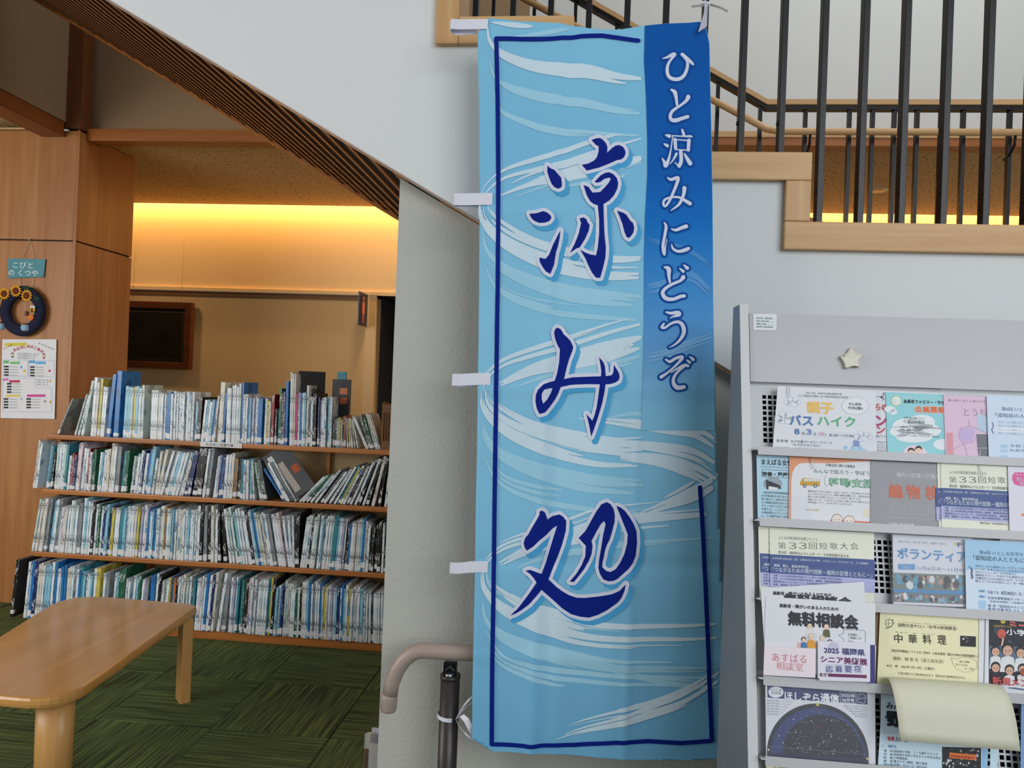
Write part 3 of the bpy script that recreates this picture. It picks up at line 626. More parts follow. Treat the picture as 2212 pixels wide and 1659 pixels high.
put_text('たけのこ文庫の本', (sl[0].x+.035, 4.0449, 1.055), (sl[1].x-.05, 4.0449, 1.055), .018, M_ink, bc, bold=.01)
# ------------------------------------------------------------------ BOOKS
BCOL = dict(w=(224, 234, 240), c=(216, 214, 204), s=(140, 196, 220), b=(38, 118, 190), n=(30, 46, 104), k=(26, 26, 30), g=(36, 100, 72), l=(190, 208, 204), y=(206, 192, 84),
            r=(150, 30, 42), p=(222, 204, 212), t=(56, 140, 156), o=(196, 112, 54), d=(84, 88, 92), v=(178, 176, 206), a=(140, 146, 150), m=(196, 40, 110), h=(150, 120, 80))
CNAME = dict(w='white', c='cream', s='light blue', b='bright blue', n='navy', k='black', g='dark green', l='pale green', y='yellow', r='dark red', p='pale pink', t='teal', o='orange', d='charcoal', v='lilac', a='grey', m='magenta', h='tan')
def bookmat(c):
    m = bpy.data.materials.new('book cover '+CNAME[c]); m.use_nodes = True; nt = m.node_tree; b = nt.nodes['Principled BSDF']; b.inputs['Roughness'].default_value = .32
    col = lin(BCOL[c]); lum = sum(BCOL[c])/3
    ink = lin((62, 72, 92)) if lum > 105 else lin((214, 216, 218))
    N = nt.nodes.new; L = nt.links.new
    tc = N('ShaderNodeTexCoord'); oi = N('ShaderNodeObjectInfo'); ge = N('ShaderNodeNewGeometry')
    ad = N('ShaderNodeVectorMath'); ad.operation = 'ADD'; L(tc.outputs['Object'], ad.inputs[0]); ge2 = N('ShaderNodeMath'); ge2.operation = 'MULTIPLY'; ge2.inputs[1].default_value = 37.; L(ge.outputs['Random Per Island'], ge2.inputs[0]); L(ge2.outputs[0], ad.inputs[1])
    # artwork blotches on the boards
    n1 = N('ShaderNodeTexNoise'); n1.inputs['Scale'].default_value = 11; n1.inputs['Detail'].default_value = 1; L(ad.outputs[0], n1.inputs['Vector'])
    c1 = N('ShaderNodeValToRGB'); e = c1.color_ramp.elements; e[0].position = .40; e[0].color = (*[v*.55 for v in col], 1); e[1].position = .44; e[1].color = (*col, 1)
    q = e.new(.62); q.color = (*col, 1); q = e.new(.65); q.color = (*[min(1, v*.75) for v in col], 1); L(n1.outputs['Fac'], c1.inputs[0])
    # rows of small printed marks on the spine
    mp = N('ShaderNodeMapping'); mp.inputs['Scale'].default_value = (330, 1, 150); L(ad.outputs[0], mp.inputs[0])
    n2 = N('ShaderNodeTexNoise'); n2.inputs['Scale'].default_value = 1; n2.inputs['Detail'].default_value = 1.5; L(mp.outputs[0], n2.inputs['Vector'])
    g2 = N('ShaderNodeMath'); g2.operation = 'GREATER_THAN'; g2.inputs[1].default_value = .55; L(n2.outputs['Fac'], g2.inputs[0])
    mp3 = N('ShaderNodeMapping'); mp3.inputs['Scale'].default_value = (5, 1, 14); L(ad.outputs[0], mp3.inputs[0])
    n3 = N('ShaderNodeTexNoise'); n3.inputs['Scale'].default_value = 1; n3.inputs['Detail'].default_value = 0; L(mp3.outputs[0], n3.inputs['Vector'])
    g3 = N('ShaderNodeMath'); g3.operation = 'GREATER_THAN'; g3.inputs[1].default_value = .46; L(n3.outputs['Fac'], g3.inputs[0])
    # spine faces only: |object normal y| large
    sp = N('ShaderNodeSeparateXYZ'); L(tc.outputs['Normal'], sp.inputs[0]); g4 = N('ShaderNodeMath'); g4.operation = 'LESS_THAN'; g4.inputs[1].default_value = -.7; L(sp.outputs['Y'], g4.inputs[0])
    m1 = N('ShaderNodeMath'); m1.operation = 'MULTIPLY'; L(g2.outputs[0], m1.inputs[0]); L(g3.outputs[0], m1.inputs[1])
    m2 = N('ShaderNodeMath'); m2.operation = 'MULTIPLY'; L(m1.outputs[0], m2.inputs[0]); L(g4.outputs[0], m2.inputs[1])
    # accent colour patch on some spines
    base = N('ShaderNodeMix'); base.data_type = 'RGBA'; L(g4.outputs[0], base.inputs['Factor']); L(c1.outputs[0], base.inputs['A'])
    n5 = N('ShaderNodeTexNoise'); n5.inputs['Scale'].default_value = 9; n5.inputs['Detail'].default_value = 0; L(ad.outputs[0], n5.inputs['Vector'])
    c5 = N('ShaderNodeValToRGB'); c5.color_ramp.interpolation = 'CONSTANT'; e = c5.color_ramp.elements; e[0].color = (*[v*.8 for v in col], 1); e[1].position = .38; e[1].color = (*col, 1)
    q = e.new(.70); q.color = (*(lin((70, 150, 196)) if lum > 105 else [min(1, v*1.5+.03) for v in col]), 1); L(n5.outputs['Fac'], c5.inputs[0]); L(c5.outputs[0], base.inputs['B'])
    mx = N('ShaderNodeMix'); mx.data_type = 'RGBA'; L(m2.outputs[0], mx.inputs['Factor']); L(base.outputs['Result'], mx.inputs['A']); mx.inputs['B'].default_value = (*ink, 1)
    L(mx.outputs['Result'], b.inputs['Base Color']); return m
BM = {c: bookmat(c) for c in BCOL}
M_pages = mat('page block', (206, 200, 186), .9, var=.1, vscale=200)
M_tag = mat('white call number label', (222, 224, 228), .3, var=.02)
# each row: (start px at the foot, lean px of the top to the right, height px, colours; capital = taller and thicker, thickness px)
ROWS = [
 ('top', SY[0], SZ[0], lambda x: 938+(x-106)*.042, [
  (121, 36, 84, 'A', 2.5), (160, 28, 94, 'lw', 3.5), (168, 24, 118, 'lb', 6), (189, 9, 122, 'Wcyc', 5.2), (212, 8, 106, 'wwG', 5.5), (228, 15, 134, 'b', 7), (239, 9, 136, 'B', 8.5), (262, 7, 112, 'ssly', 6), (287, 5, 112, 'swL', 5.5),
  (322, 4, 106, 'wwwc', 5.5), (344, 4, 102, 'wwbbw', 5), (369, 3, 104, 'wr', 5), (379, 3, 104, 'wwwwwwwww', 4), (417, 4, 90, 'sK', 6), (432, 10, 92, 'ws', 5), (443, 11, 90, 'wsb', 4.8), (459, 12, 104, 'c', 5), (466, 8, 122, 'C', 7), (476, 8, 108, 'b', 4.5),
  (481, 4, 122, 'wwwwwc', 5), (511, 4, 128, 'lb', 5), (522, 4, 104, 'wwbs', 4.6), (541, 4, 100, 'vwws', 4.4), (553, 4, 92, 'Bk', 7), (568, 4, 98, 'wyc', 4.6), (583, 4, 104, 'Rp', 5.5), (592, 3, 80, 'kt', 4), (599, 3, 128, 'g', 5), (606, 3, 116, 'kn', 4), (612, 4, 136, 'bw', 5.2),
  (623, 3, 156, 'wcc', 4), (635, 3, 112, 'mwb', 4.6), (649, 3, 116, 'wsw', 4.2), (658, 4, 128, 'Cdk', 4.6), (668, 3, 112, 'wK', 5), (684, 3, 106, 'nvwws', 4.4), (706, 3, 112, 'sw', 4), (718, 2, 64, 'dgdlyc', 3.0), (738, 2, 70, 'kov', 3.2), (747, -3, 66, 'vycyc', 3), (764, -8, 62, 'ccww', 3),
  (776, -34, 76, 'w', 3), (780, -34, 76, 'www', 3.2), (793, -24, 74, 'Dgg', 4.6), (808, -22, 80, 'cccc', 3.2)]),
 ('second', SY[1], SZ[1], lambda x: 1051+(x-98)*.052, [
  (70, 14, 104, 'cw', 4.5), (96, 12, 92, 'st', 5), (106, 10, 84, 'kl', 4), (112, 8, 100, 'Lww', 5), (129, 8, 100, 'lts', 5), (143, 8, 78, 'wrn', 4.5), (158, 11, 102, 'ppv', 5.5), (173, 9, 92, 'wwr', 4.5), (187, 6, 88, 'wG', 5.5), (208, 9, 88, 'wsw', 4.5), (221, 9, 96, 'cc', 5), (232, 9, 100, 'CwA', 5.5), (259, 9, 92, 'tG', 5.5),
  (279, 10, 84, 'wdw', 4.8), (294, 12, 92, 'wnw', 5.2), (310, 14, 98, 'bS', 5.5), (323, 13, 82, 'ww', 5.2), (333, 13, 98, 'cC', 5), (345, 29, 98, 'wawswww', 5.4), (383, 27, 96, 'wc', 5.5), (394, 25, 98, 'nnd', 5.5), (412, 18, 106, 'kK', 8), (436, 14, 104, 'wA', 6), (458, 12, 92, 'wvbn', 4.6), (480, 8, 98, 'wwCh', 5.2), (502, 6, 88, 'HKk', 6), (516, 4, 88, 'twwb', 5), (538, 0, 86, 'slw', 4.6), (553, -14, 84, 'lgD', 5),
  (586, -56, 82, 'bb', 5), (600, -58, 100, 'wwaw', 5), (645, 76, 80, 'wly', 4.8), (659, 70, 80, 'gws', 4.6), (674, 66, 88, 'wbw', 5), (690, 62, 84, 'dwk', 5), (706, 58, 90, 'wwk', 5), (720, 54, 94, 'wtyl', 4.8), (739, 48, 92, 'wkw', 5), (764, 46, 108, 'wkk', 5), (781, 38, 106, 'wkc', 5), (796, 30, 116, 'Ck', 6), (812, 20, 106, 'kw', 6), (825, 12, 110, 'wkwk', 5)]),
 ('third', SY[2], SZ[2], lambda x: 1190+(x-66)*.0575, [
  (67, 19, 114, 'lcw', 5.2), (82, 16, 114, 'CA', 5.5), (103, 15, 112, 'swa', 5.5), (121, 13, 104, 'wpcw', 4.6), (141, 10, 112, 'wlw', 5), (156, 9, 108, 'wA', 6), (171, 9, 118, 'wsw', 5.2), (187, 9, 110, 'wkwk', 4.8), (205, 9, 110, 'gwns', 5.2), (225, 11, 100, 'Ny', 6), (238, 9, 106, 'wwT', 5.5), (259, 9, 108, 'sww', 5.5),
  (276, 8, 110, 'wcyw', 5.2), (297, 9, 112, 'vwpb', 5), (317, 7, 108, 'wsbw', 4.8), (335, 7, 114, 'wwch', 4.8), (354, 6, 110, 'wlsk', 4.6), (372, 6, 110, 'wcwcy', 4.6), (390, 5, 110, 'wwswwww', 4.4), (420, 6, 118, 'wKA', 5.5), (448, 0, 114, 'kC', 5), (462, 2, 118, 'wk', 6), (476, -7, 120, 'KrW', 5), (493, -14, 118, 'wlw', 5.2), (509, -19, 120, 'wgswww', 4.8),
  (540, -20, 118, 'wkws', 5), (560, -20, 116, 'blccw', 4.8), (584, -19, 112, 'wA', 5.6), (600, -18, 114, 'wwpw', 5), (621, -16, 112, 'wwwK', 5), (646, 16, 114, 'wwwk', 4.6), (664, 14, 116, 'wLG', 5), (681, 12, 112, 'wsww', 4.8), (701, 12, 116, 'wltts', 4.6), (724, 11, 112, 'wvwp', 4.6), (742, 10, 108, 'kbwcw', 4.8), (767, 9, 112, 'csbcw', 4.4), (788, 8, 108, 'wkkw', 4.8), (807, 6, 106, 'kKk', 5.5), (822, 5, 108, 'wkwk', 4.6)]),
 ('bottom', SY[3], SZ[3], lambda x: 1340+(x-20)*.078, [
  (20, 14, 122, 'K', 5), (48, 13, 122, 'ww', 5), (58, 12, 126, 'Bn', 6), (73, 11, 120, 'ccw', 5), (90, 10, 116, 'sS', 5.5), (101, 10, 126, 'wB', 5), (114, 9, 112, 'wlw', 4.8), (124, 8, 122, 'bb', 5.2), (136, 8, 118, 'ccww', 5), (155, 8, 112, 'wbTs', 4.8), (177, 8, 108, 'wwsb', 4.6), (193, 8, 116, 'wY', 6), (214, 8, 112, 'wA', 5.5), (238, 9, 112, 'ws', 5), (248, 9, 118, 'GG', 5.5),
  (263, 8, 98, 'wwa', 5), (279, 9, 108, 'wsGl', 4.8), (297, 9, 104, 'wvA', 5.2), (318, 8, 116, 'bbwk', 4.8), (337, 9, 102, 'dww', 4.8), (350, 9, 110, 'wyboc', 4.6), (372, 9, 116, 'kwwcw', 4.8), (394, 8, 112, 'lwdtw', 4.8), (417, 9, 116, 'wpww', 4.8), (435, 11, 122, 'bwnk', 5.2), (451, 14, 126, 'cKl', 5.4), (464, 20, 128, 'wA', 6), (482, 8, 118, 'wvnk', 5), (499, 10, 122, 'wtt', 5), (512, 9, 118, 'tgdkk', 4.4),
  (529, 8, 120, 'pwpww', 4.6), (549, 9, 120, 'wlwG', 4.6), (566, 9, 122, 'wtyKk', 4.8), (588, 8, 110, 'swbnk', 4.4), (607, 8, 118, 'llcwl', 4.6), (627, 6, 112, 'wgwkd', 4.6), (646, 4, 122, 'Cwsbbw', 4.5), (668, 4, 122, 'wawwbk', 4.4), (690, 4, 116, 'lycwv', 4.4), (708, 4, 116, 'vwsnww', 4.4), (730, 4, 118, 'wbswyb', 4.5), (752, 5, 116, 'wwpwtn', 4.5), (774, 4, 110, 'SwwaK', 4.8), (794, 2, 110, 'wkwwww', 4.6)])]
rowtop = dict(top=9, second=SZ[0]-.03, third=SZ[1]-.03, bottom=SZ[2]-.03)
BOOKS = []
for rname, Y, Z, yb, segs in ROWS:
    cnt = 0; prev = None
    LE = [(x0, math.atan2(ln-.038*hp, hp)) for x0, ln, hp, _, _ in segs]
    for si, (x0, ln, hp, cols, th) in enumerate(segs):
        x = x0; nx0 = segs[si+1][0] if si+1 < len(segs) else 843
        l0 = LE[si][1]; l1 = LE[si+1][1] if si+1 < len(segs) else l0
        if abs(l1-l0) > .3: l1 = l0
        for ci, c in enumerate(cols):
            t = th*random.uniform(.8, 1.2)*(1.25 if c.isupper() else 1)
            p = onY(x, yb(x), Y); sc = FPX/((p-CC).dot(CF))
            hgt = hp/sc*random.uniform(.95, 1.03)*(1.04 if c.isupper() else 1)
            lean = l0+(l1-l0)*min(1, max(0, (x-x0)/max(4, nx0-x0))); tm_ = t/sc
            lim = rowtop[rname]-Z-.004
            eff = hgt*math.cos(lean)+tm_*abs(math.sin(lean))
            if eff > lim: hgt *= lim/eff
            X = p.x
            if prev:
                zt = min(prev['h']*math.cos(prev['lean']), hgt*math.cos(lean)); need = prev['fr']+max(0, zt*(math.tan(prev['lean'])-math.tan(lean)))+.0005
                X = max(X, need)
            fr = X+tm_/math.cos(lean)
            if fr > onY(nx0, yb(nx0), Y).x+.004 and ci: break
            b = dict(row=rname, X=X, Y=Y+random.uniform(.002, .014), Z=Z, t=tm_, h=hgt, lean=lean, c=c.lower(), d=hgt*random.uniform(.72, .92) if c.isupper() else hgt*random.uniform(.66, .80), area=t*hp, n=cnt, lz=random.choice([.006, .010, .014, .02]), lh=random.uniform(.018, .036), fr=fr)
            BOOKS.append(b); prev = b; cnt += 1
            x = x0+(fr-onY(x0, yb(x0), Y).x)*sc
# keep depth inside the case, keep each book below the shelf above
for b in BOOKS: b['d'] = min(b['d'], .185)
ordn = lambda k: {1: 'first', 2: 'second', 3: 'third'}.get(k, '%d%s' % (k, 'th' if 10 < k % 100 < 14 else {1: 'st', 2: 'nd', 3: 'rd'}.get(k % 10, 'th')))
def book_geo(b):
    t, h, d = b['t'], b['h'], b['d']; c = min(.0022, t*.18); inset = .003
    parts = [(cubev((0, 0, 0), (c, d, h)), CUBEF), (cubev((t-c, 0, 0), (t, d, h)), CUBEF), (cubev((c, 0, 0), (t-c, .002, h)), CUBEF)]
    return join(parts), (cubev((c, .002, inset), (t-c, d-inset, h-inset)), CUBEF), (cubev((-.0004, -.0006, b['lz']), (t+.0004, .012, b['lz']+b['lh'])), CUBEF)
def book_matrix(b):
    L = b['lean']
    # rotate about the depth axis; the lowest corner rests on the shelf
    piv = Vector((0, 0, 0)) if L <= 0 else Vector((b['t'], 0, 0))  # lowest foot
    R = Matrix.Rotation(L, 4, 'Y')
    off = Vector((b['X'], b['Y'], b['Z']+.0003))
    M = R @ Matrix.Translation(-piv)
    # foot position
    low = min((M @ Vector((x, 0, z))).x for x in (0, b['t']) for z in (0,))
    return Matrix.Translation(off+Vector((-low, 0, 0))) @ M
order = sorted(range(len(BOOKS)), key=lambda i: -BOOKS[i]['area'])
single = set(order[:300])
rest = dict(v=[], f=[], m=[])
ml = list(BCOL)
for i, b in enumerate(BOOKS):
    M = book_matrix(b); g_cover, g_pages, g_tag = book_geo(b)
    if i in single:
        me = bpy.data.meshes.new('picture_book'); me.from_pydata(g_cover[0], [], g_cover[1]); me.materials.append(BM[b['c']]); me.update()
        o = bpy.data.objects.new('picture_book', me); COL.objects.link(o); o.matrix_world = M
        lean = ' leaning right' if b['lean'] > .12 else ' leaning left' if b['lean'] < -.12 else ''
        size = 'tall ' if b['h'] > .31 else 'small ' if b['h'] < .22 else 'thick ' if b['t'] > .02 else 'thin ' if b['t'] < .012 else ''
        tag(o, '%s%s picture book%s, %s from the left on the %s shelf' % (size, CNAME[b['c']], lean, ordn(b['n']+1), b['row']), 'book', 'picture books on the %s shelf of the bookcase' % b['row'])
        for nm, g, mm in (('pages', g_pages, M_pages), ('spine_label', g_tag, M_tag)):
            me = bpy.data.meshes.new(nm); me.from_pydata(g[0], [], g[1]); me.materials.append(mm); me.update()
            q = bpy.data.objects.new(nm, me); COL.objects.link(q); q.parent = o
    else:
        for g, k in ((g_cover, ml.index(b['c'])), (g_pages, len(ml)), (g_tag, len(ml)+1)):
            n0 = len(rest['v']); rest['v'] += [M @ Vector(v) for v in g[0]]; rest['f'] += [tuple(n0+q for q in f) for f in g[1]]; rest['m'] += [k]*len(g[1])
print('BOOKS', len(BOOKS))
o = mesh('picture_book', rest['v'], rest['f'], [BM[c] for c in ml]+[M_pages, M_tag], mi=rest['m'])
tag(o, 'the thinnest picture books wedged between the others on the four shelves', 'books', kind='stuff')
def cover_book(label, corner_px, Y, w_, h_, t_, lean, yaw, c, z, txt=None):
    p = onY(*corner_px, Y)
    o = mesh('picture_book', *join([(cubev((0, 0, 0), (w_, .003, h_)), CUBEF), (cubev((0, t_-.003, 0), (w_, t_, h_)), CUBEF), (cubev((0, .003, 0), (.003, t_-.003, h_)), CUBEF)]), mat('printed cover '+c, BCOL[c], .35, var=.5, vscale=9), local=True)
    q = mesh('pages', cubev((.003, .003, .003), (w_-.003, t_-.003, h_-.003)), CUBEF, M_pages, o, local=True)
    if txt:
        for x0, x1, z0, z1, mm in txt: mesh('title_panel', cubev((x0, -.0012, z0), (x1, -.0002, z1)), CUBEF, mm, o, local=True)
    o.matrix_world = Matrix.Translation((p.x, Y, z)) @ Matrix.Rotation(lean, 4, 'Y') @ Matrix.Rotation(yaw, 4, 'Z')
    tag(o, label, 'book')
M_or = mat('orange print', (200, 110, 60), .5); M_wh = mat('white print', (218, 220, 224), .5)
cover_book('black book with orange print shown cover-out above the top row', (713, 964), 4.16, .105, .385, .02, 0, 0, 'k', SZ[0], [(.045, .09, .30, .335, M_or), (.045, .09, .245, .28, M_or), (.012, .035, .16, .26, M_or)])
cover_book('slim teal book sticking up behind the black cover-out book', (722, 964), 4.20, .055, .43, .012, 0, 0, 't', SZ[0])
cover_book('dark magazine with white frame line standing taller than the top row', (640, 961), 4.13, .15, .425, .008, .0, .5, 'k', SZ[0])
cover_book('large dark comic-style book leaning left, cover turned to the front, second shelf', (630, 1076), 4.035, .155, .30, .012, -.66, .35, 'd', SZ[1]+.002, [(.045, .082, .03, .22, mat('pale title panel', (196, 186, 176), .5, var=.6, vscale=70)), (.10, .14, .12, .17, mat('orange art', (190, 90, 50), .5, var=.3)), (.02, .05, .24, .28, M_wh)])
# slotted brown carton at the right end of the top shelf
ct = thing('carton', (-1.02, 4.1, SZ[0]), 'brown slotted cardboard magazine carton at the right end of the top shelf', 'carton')
cx = onY(822, 960, 4.05).x
M_card = mat('brown cardboard', (120, 88, 58), .8)
prism('side', [(4.055, SZ[0]), (4.25, SZ[0]), (4.25, SZ[0]+.25), (4.10, SZ[0]+.27), (4.055, SZ[0]+.26)], cx, cx+.004, M_card, ct, plane='YZ')
prism('side', [(4.055, SZ[0]), (4.25, SZ[0]), (4.25, SZ[0]+.25), (4.10, SZ[0]+.27), (4.055, SZ[0]+.26)], cx+.10, cx+.104, M_card, ct, plane='YZ')
bars = [(cubev((cx+.004+k*.0137, 4.055, SZ[0]+.05), (cx+.011+k*.0137, 4.06, SZ[0]+.21)), CUBEF) for k in range(7)]
mesh('front', *join([(cubev((cx+.004, 4.055, SZ[0]), (cx+.1, 4.06, SZ[0]+.05)), CUBEF), (cubev((cx+.004, 4.055, SZ[0]+.21), (cx+.1, 4.06, SZ[0]+.255)), CUBEF)]+bars), M_card, ct)
box('bottom', (cx+.004, 4.0605, SZ[0]), (cx+.1, 4.25, SZ[0]+.004), M_card, ct)
# ------------------------------------------------------------------ LOW TABLE
M_top = wood('table top wood', (178, 128, 66), (204, 154, 86), 'Y', .17, 9, .5)
M_leg = wood('table leg wood', (188, 138, 78), (208, 160, 100), 'Z', .35, 12)
tb = thing('low_table', (-1.95, 2.7, 0), 'low wooden reading table with rounded corners in front of the bookcase', 'table')
cor = [(-1.695, 3.245), (-2.36, 3.27), (-2.10, 2.20), (-1.585, 2.19)]; rad = [.07, .22, .15, .15]
outline = []
for i, (a, b) in enumerate(cor):
    P = Vector((a, b)); A_ = (Vector(cor[i-1])-P).normalized(); B2 = (Vector(cor[(i+1) % 4])-P).normalized()
    for k in range(9):
        t = k/8; r = rad[i]; p0, p2 = P+A_*r, P+B2*r
        outline.append(tuple((1-t)**2*p0+2*t*(1-t)*P+t*t*p2))
edge = []
prof = [(0.008, .376), (.002, .380), (0, .390), (.002, .402), (.007, .409), (.014, .411)]
cxy = Vector((sum(p[0] for p in outline)/len(outline), sum(p[1] for p in outline)/len(outline)))
vs = []; n_ = len(outline)
for ins, z in prof:
    for p in outline:
        v = Vector(p); d = (cxy-v).normalized(); v = v+d*ins; vs.append((v.x, v.y, z))
fs = [tuple(range(n_-1, -1, -1)), tuple(range(5*n_, 6*n_))]
for r_ in range(5):
    for k in range(n_): fs.append((r_*n_+k, r_*n_+(k+1) % n_, (r_+1)*n_+(k+1) % n_, (r_+1)*n_+k))
tt = mesh('table_top', vs, fs, M_top, tb)
bm = bmesh.new(); bm.from_mesh(tt.data); bmesh.ops.recalc_face_normals(bm, faces=bm.faces); bm.to_mesh(tt.data); bm.free()
def leg(cx_, cy_, w_, d_, ang, taper=1.0, rnd=.5):
    vs, fs = [], []; N_ = 24
    for z, s_ in ((0, taper), (.2, (1+taper)/2), (.3755, 1)):
        for k in range(N_):
            t = 6.2832*k/N_; c_, s2 = math.cos(t), math.sin(t)
            a = math.copysign(abs(c_)**rnd, c_)*w_/2*s_; b = math.copysign(abs(s2)**rnd, s2)*d_/2*s_
            vs.append((cx_+a*math.cos(ang)-b*math.sin(ang), cy_+a*math.sin(ang)+b*math.cos(ang), z))
    for r_ in range(2):
        for k in range(N_): fs.append((r_*N_+k, r_*N_+(k+1) % N_, (r_+1)*N_+(k+1) % N_, (r_+1)*N_+k))
    fs += [tuple(range(N_-1, -1, -1)), tuple(range(2*N_, 3*N_))]
    return mesh('leg', vs, fs, M_leg, tb, smooth=rnd > .6)
leg(-1.727, 3.175, .045, .085, .75, 1, .12)
leg(-1.70, 2.315, .118, .085, .1, .96, .85)
leg(-2.24, 3.17, .045, .085, -.75, 1, .12)
leg(-2.02, 2.32, .118, .085, -.2, .96, .85)
box('leg_block', (-1.80, 3.10, .335), (-1.745, 3.16, .3755), M_black, tb)
box('apron', (-1.72, 2.40, .352), (-1.66, 2.62, .3755), M_leg, tb, bev=.002)
# ------------------------------------------------------------------ WALL FLYER, WREATH, PLAQUE
WY = 4.2985
fl_ = [onY(x, y, 4.29) for x, y in [(5, 733), (122, 733), (118, 905), (1, 903)]]
def quad_sheet(name, P, nrm, th, m, parent=None):
    nrm = Vector(nrm).normalized()*th
    vs = [Vector(p) for p in P]+[Vector(p)+nrm for p in P]
    return mesh(name, vs, [(0, 1, 2, 3), (7, 6, 5, 4), (0, 4, 5, 1), (1, 5, 6, 2), (2, 6, 7, 3), (3, 7, 4, 0)], m, parent)
M_paper = mat('white paper', (226, 228, 234), .55, var=.02)
class Flat:
    """pixel-measured print on a flat sheet: plane through P0, normal N towards the viewer, text direction U"""
    def __init__(s, root, P0, N, U, off):
        s.root, s.N = root, Vector(N).normalized(); s.U = Vector(U).normalized(); s.V = s.U.cross(s.N)*-1
        if s.V.z < 0: s.V = -s.V
        s.P0 = Vector(P0)+s.N*off; s.v, s.f, s.m, s.mats = [], [], [], []; s.lay = 0
    def at(s, x, y, l=0): return onP(x, y, s.P0, s.N)+s.N*l
    def mi(s, m):
        if m not in s.mats: s.mats.append(m)
        return s.mats.index(m)
    def add(s, vs, fs, m):
        k = len(s.v); s.v += vs; s.f += [tuple(k+i for i in f) for f in fs]; s.m += [s.mi(m)]*len(fs)
    def T(s, txt, x0, yb, x1, h, m, bold=.012, l=.0004, ang=0):
        vs, fs = text_mesh(txt, min(bold, .008))
        a = s.at(x0, yb, l); b = s.at(x1, yb, l); U = s.U; V = s.V
        if ang: U, V = U*math.cos(ang)+V*math.sin(ang), V*math.cos(ang)-U*math.sin(ang)
        L = abs((b-a).dot(s.U)); c = s.at(x0, yb-h, l); Hh = abs((c-a).dot(s.V))
        X0 = min(v[0] for v in vs); X1 = max(v[0] for v in vs); Y0_ = min(v[1] for v in vs); Y1_ = max(v[1] for v in vs)
        B = bold*Hh*.9 if bold > .012 else 0
        for k, (du, dv) in enumerate(((0, 0),) if not B else ((B, 0), (-B, 0), (0, B), (0, -B))):
            s.add([a+U*(L*((p-X0)/(X1-X0))+du)+V*(Hh*((q-Y0_)/(Y1_-Y0_))+dv)+s.N*(k*.00004) for p, q in vs], fs, m)
    def TV(s, txt, x, y0, y1, wd, m, bold=.012):
        hh = (y1-y0)/len(txt)
        for i, ch in enumerate(txt): s.T(ch, x, y0+(i+.92)*hh, x+wd, hh*.84, m, bold)
    def P(s, pts, m, l=.0002):
        vs = [s.at(x, y, l) for x, y in pts]
        tri = tessellate_polygon([[Vector(((v-s.P0).dot(s.U), (v-s.P0).dot(s.V), 0)) for v in vs]])
        s.add(vs, [tuple(t) for t in tri], m)
    def R(s, x0, y0, x1, y1, m, l=.0002, sk=.034):
        s.P([(x0, y0), (x1, y0+(x1-x0)*sk), (x1-(y1-y0)*.0, y1+(x1-x0)*sk), (x0, y1)], m, l)
    def D(s, x, y, rx, ry, m, l=.0002, n=20): s.P([(x+rx*math.cos(6.2832*i/n), y+ry*math.sin(6.2832*i/n)) for i in range(n)], m, l)
    def L(s, pts, w_, m, l=.0003):
        for (xa, ya), (xb, yb) in zip(pts, pts[1:]):
            d = math.hypot(xb-xa, yb-ya) or 1; nx, ny = -(yb-ya)/d*w_/2, (xb-xa)/d*w_/2
            s.P([(xa+nx, ya+ny), (xb+nx, yb+ny), (xb-nx, yb-ny), (xa-nx, ya-ny)], m, l)
    def done(s, name='printed_design'):
        if s.v:
            o = mesh(name, s.v, s.f, s.mats, s.root, mi=s.m); return o
K = {}
def ink(*rgb):
    if rgb not in K: K[rgb] = mat('ink %d %d %d' % rgb, rgb, .5, var=.01, spec=.4)
    return K[rgb]
INK = ink(34, 36, 44); GRY = ink(120, 124, 132)
root = quad_sheet('wall_flyer', fl_, (0, 1, 0), .0006, M_paper)
tag(root, 'white storytime notice with coloured boxes taped under the wreath', 'notice')
F = Flat(root, fl_[0], (0, -1, 0), (1, 0, 0), .0005)
SK = .0
F.P([(10, 741), (58, 740), (58, 747), (10, 748)], ink(214, 200, 60))
for i, (ch, yy) in enumerate(zip('おはなし会のご案内', (760, 757, 754, 752, 751, 752, 754, 757, 761))): F.T(ch, 30+i*7.1, yy, 36.4+i*7.1, 6.5, ink(180, 40, 60), .03, ang=.35-.085*i)
for i in range(4): F.T('糸島市立図書館おはなし会のお知らせ'[:15-i], 38, 764+i*3.6, 84-i*3, 2.4, GRY, 0)
for x, y in ((27, 768), (95, 770)): F.D(x, y-3, 3.4, 3.6, ink(50, 34, 30)); F.D(x, y-2, 2.6, 2.6, ink(232, 196, 170), .0003); F.R(x-2.6, y+1, x+2.6, y+4.5, ink(50, 110, 60) if x < 50 else ink(170, 40, 50))
for x, y, w_, c in ((8, 779, 11, (96, 178, 104)), (22, 781, 21, (120, 190, 120)), (63, 779, 13, (70, 160, 220)), (77, 781, 22, (90, 170, 226)), (6, 817, 12, (216, 120, 190)), (20, 821, 23, (190, 50, 90)), (12, 852, 32, (222, 206, 120)), (58, 852, 40, (206, 70, 150))): F.R(x, y, x+w_, y+5.5, ink(*c), sk=0)
for bx, by, n_ in ((9, 790, 4), (65, 791, 4), (15, 827, 4), (8, 860, 4), (57, 860, 4)):
    for i in range(n_):
        F.R(bx, by+i*6.1, bx+10, by+i*6.1+3.8, INK, sk=0); F.T('毎月第２土曜日午後２時', bx+12.5, by+3.4+i*6.1, bx+30, 2.6, GRY, 0)
for q in ([(7, 777), (60, 778), (60, 813), (7, 813), (7, 777)], [(62, 778), (117, 779), (116, 814), (62, 813), (62, 778)], [(6, 817), (76, 817), (77, 837), (112, 838), (112, 890), (6, 889), (6, 817)]): F.L(q, .6, ink(150, 160, 200))
for i in range(3): F.T('電話番号・場所・日時', 80, 822+i*5, 104, 2.8, GRY, 0)
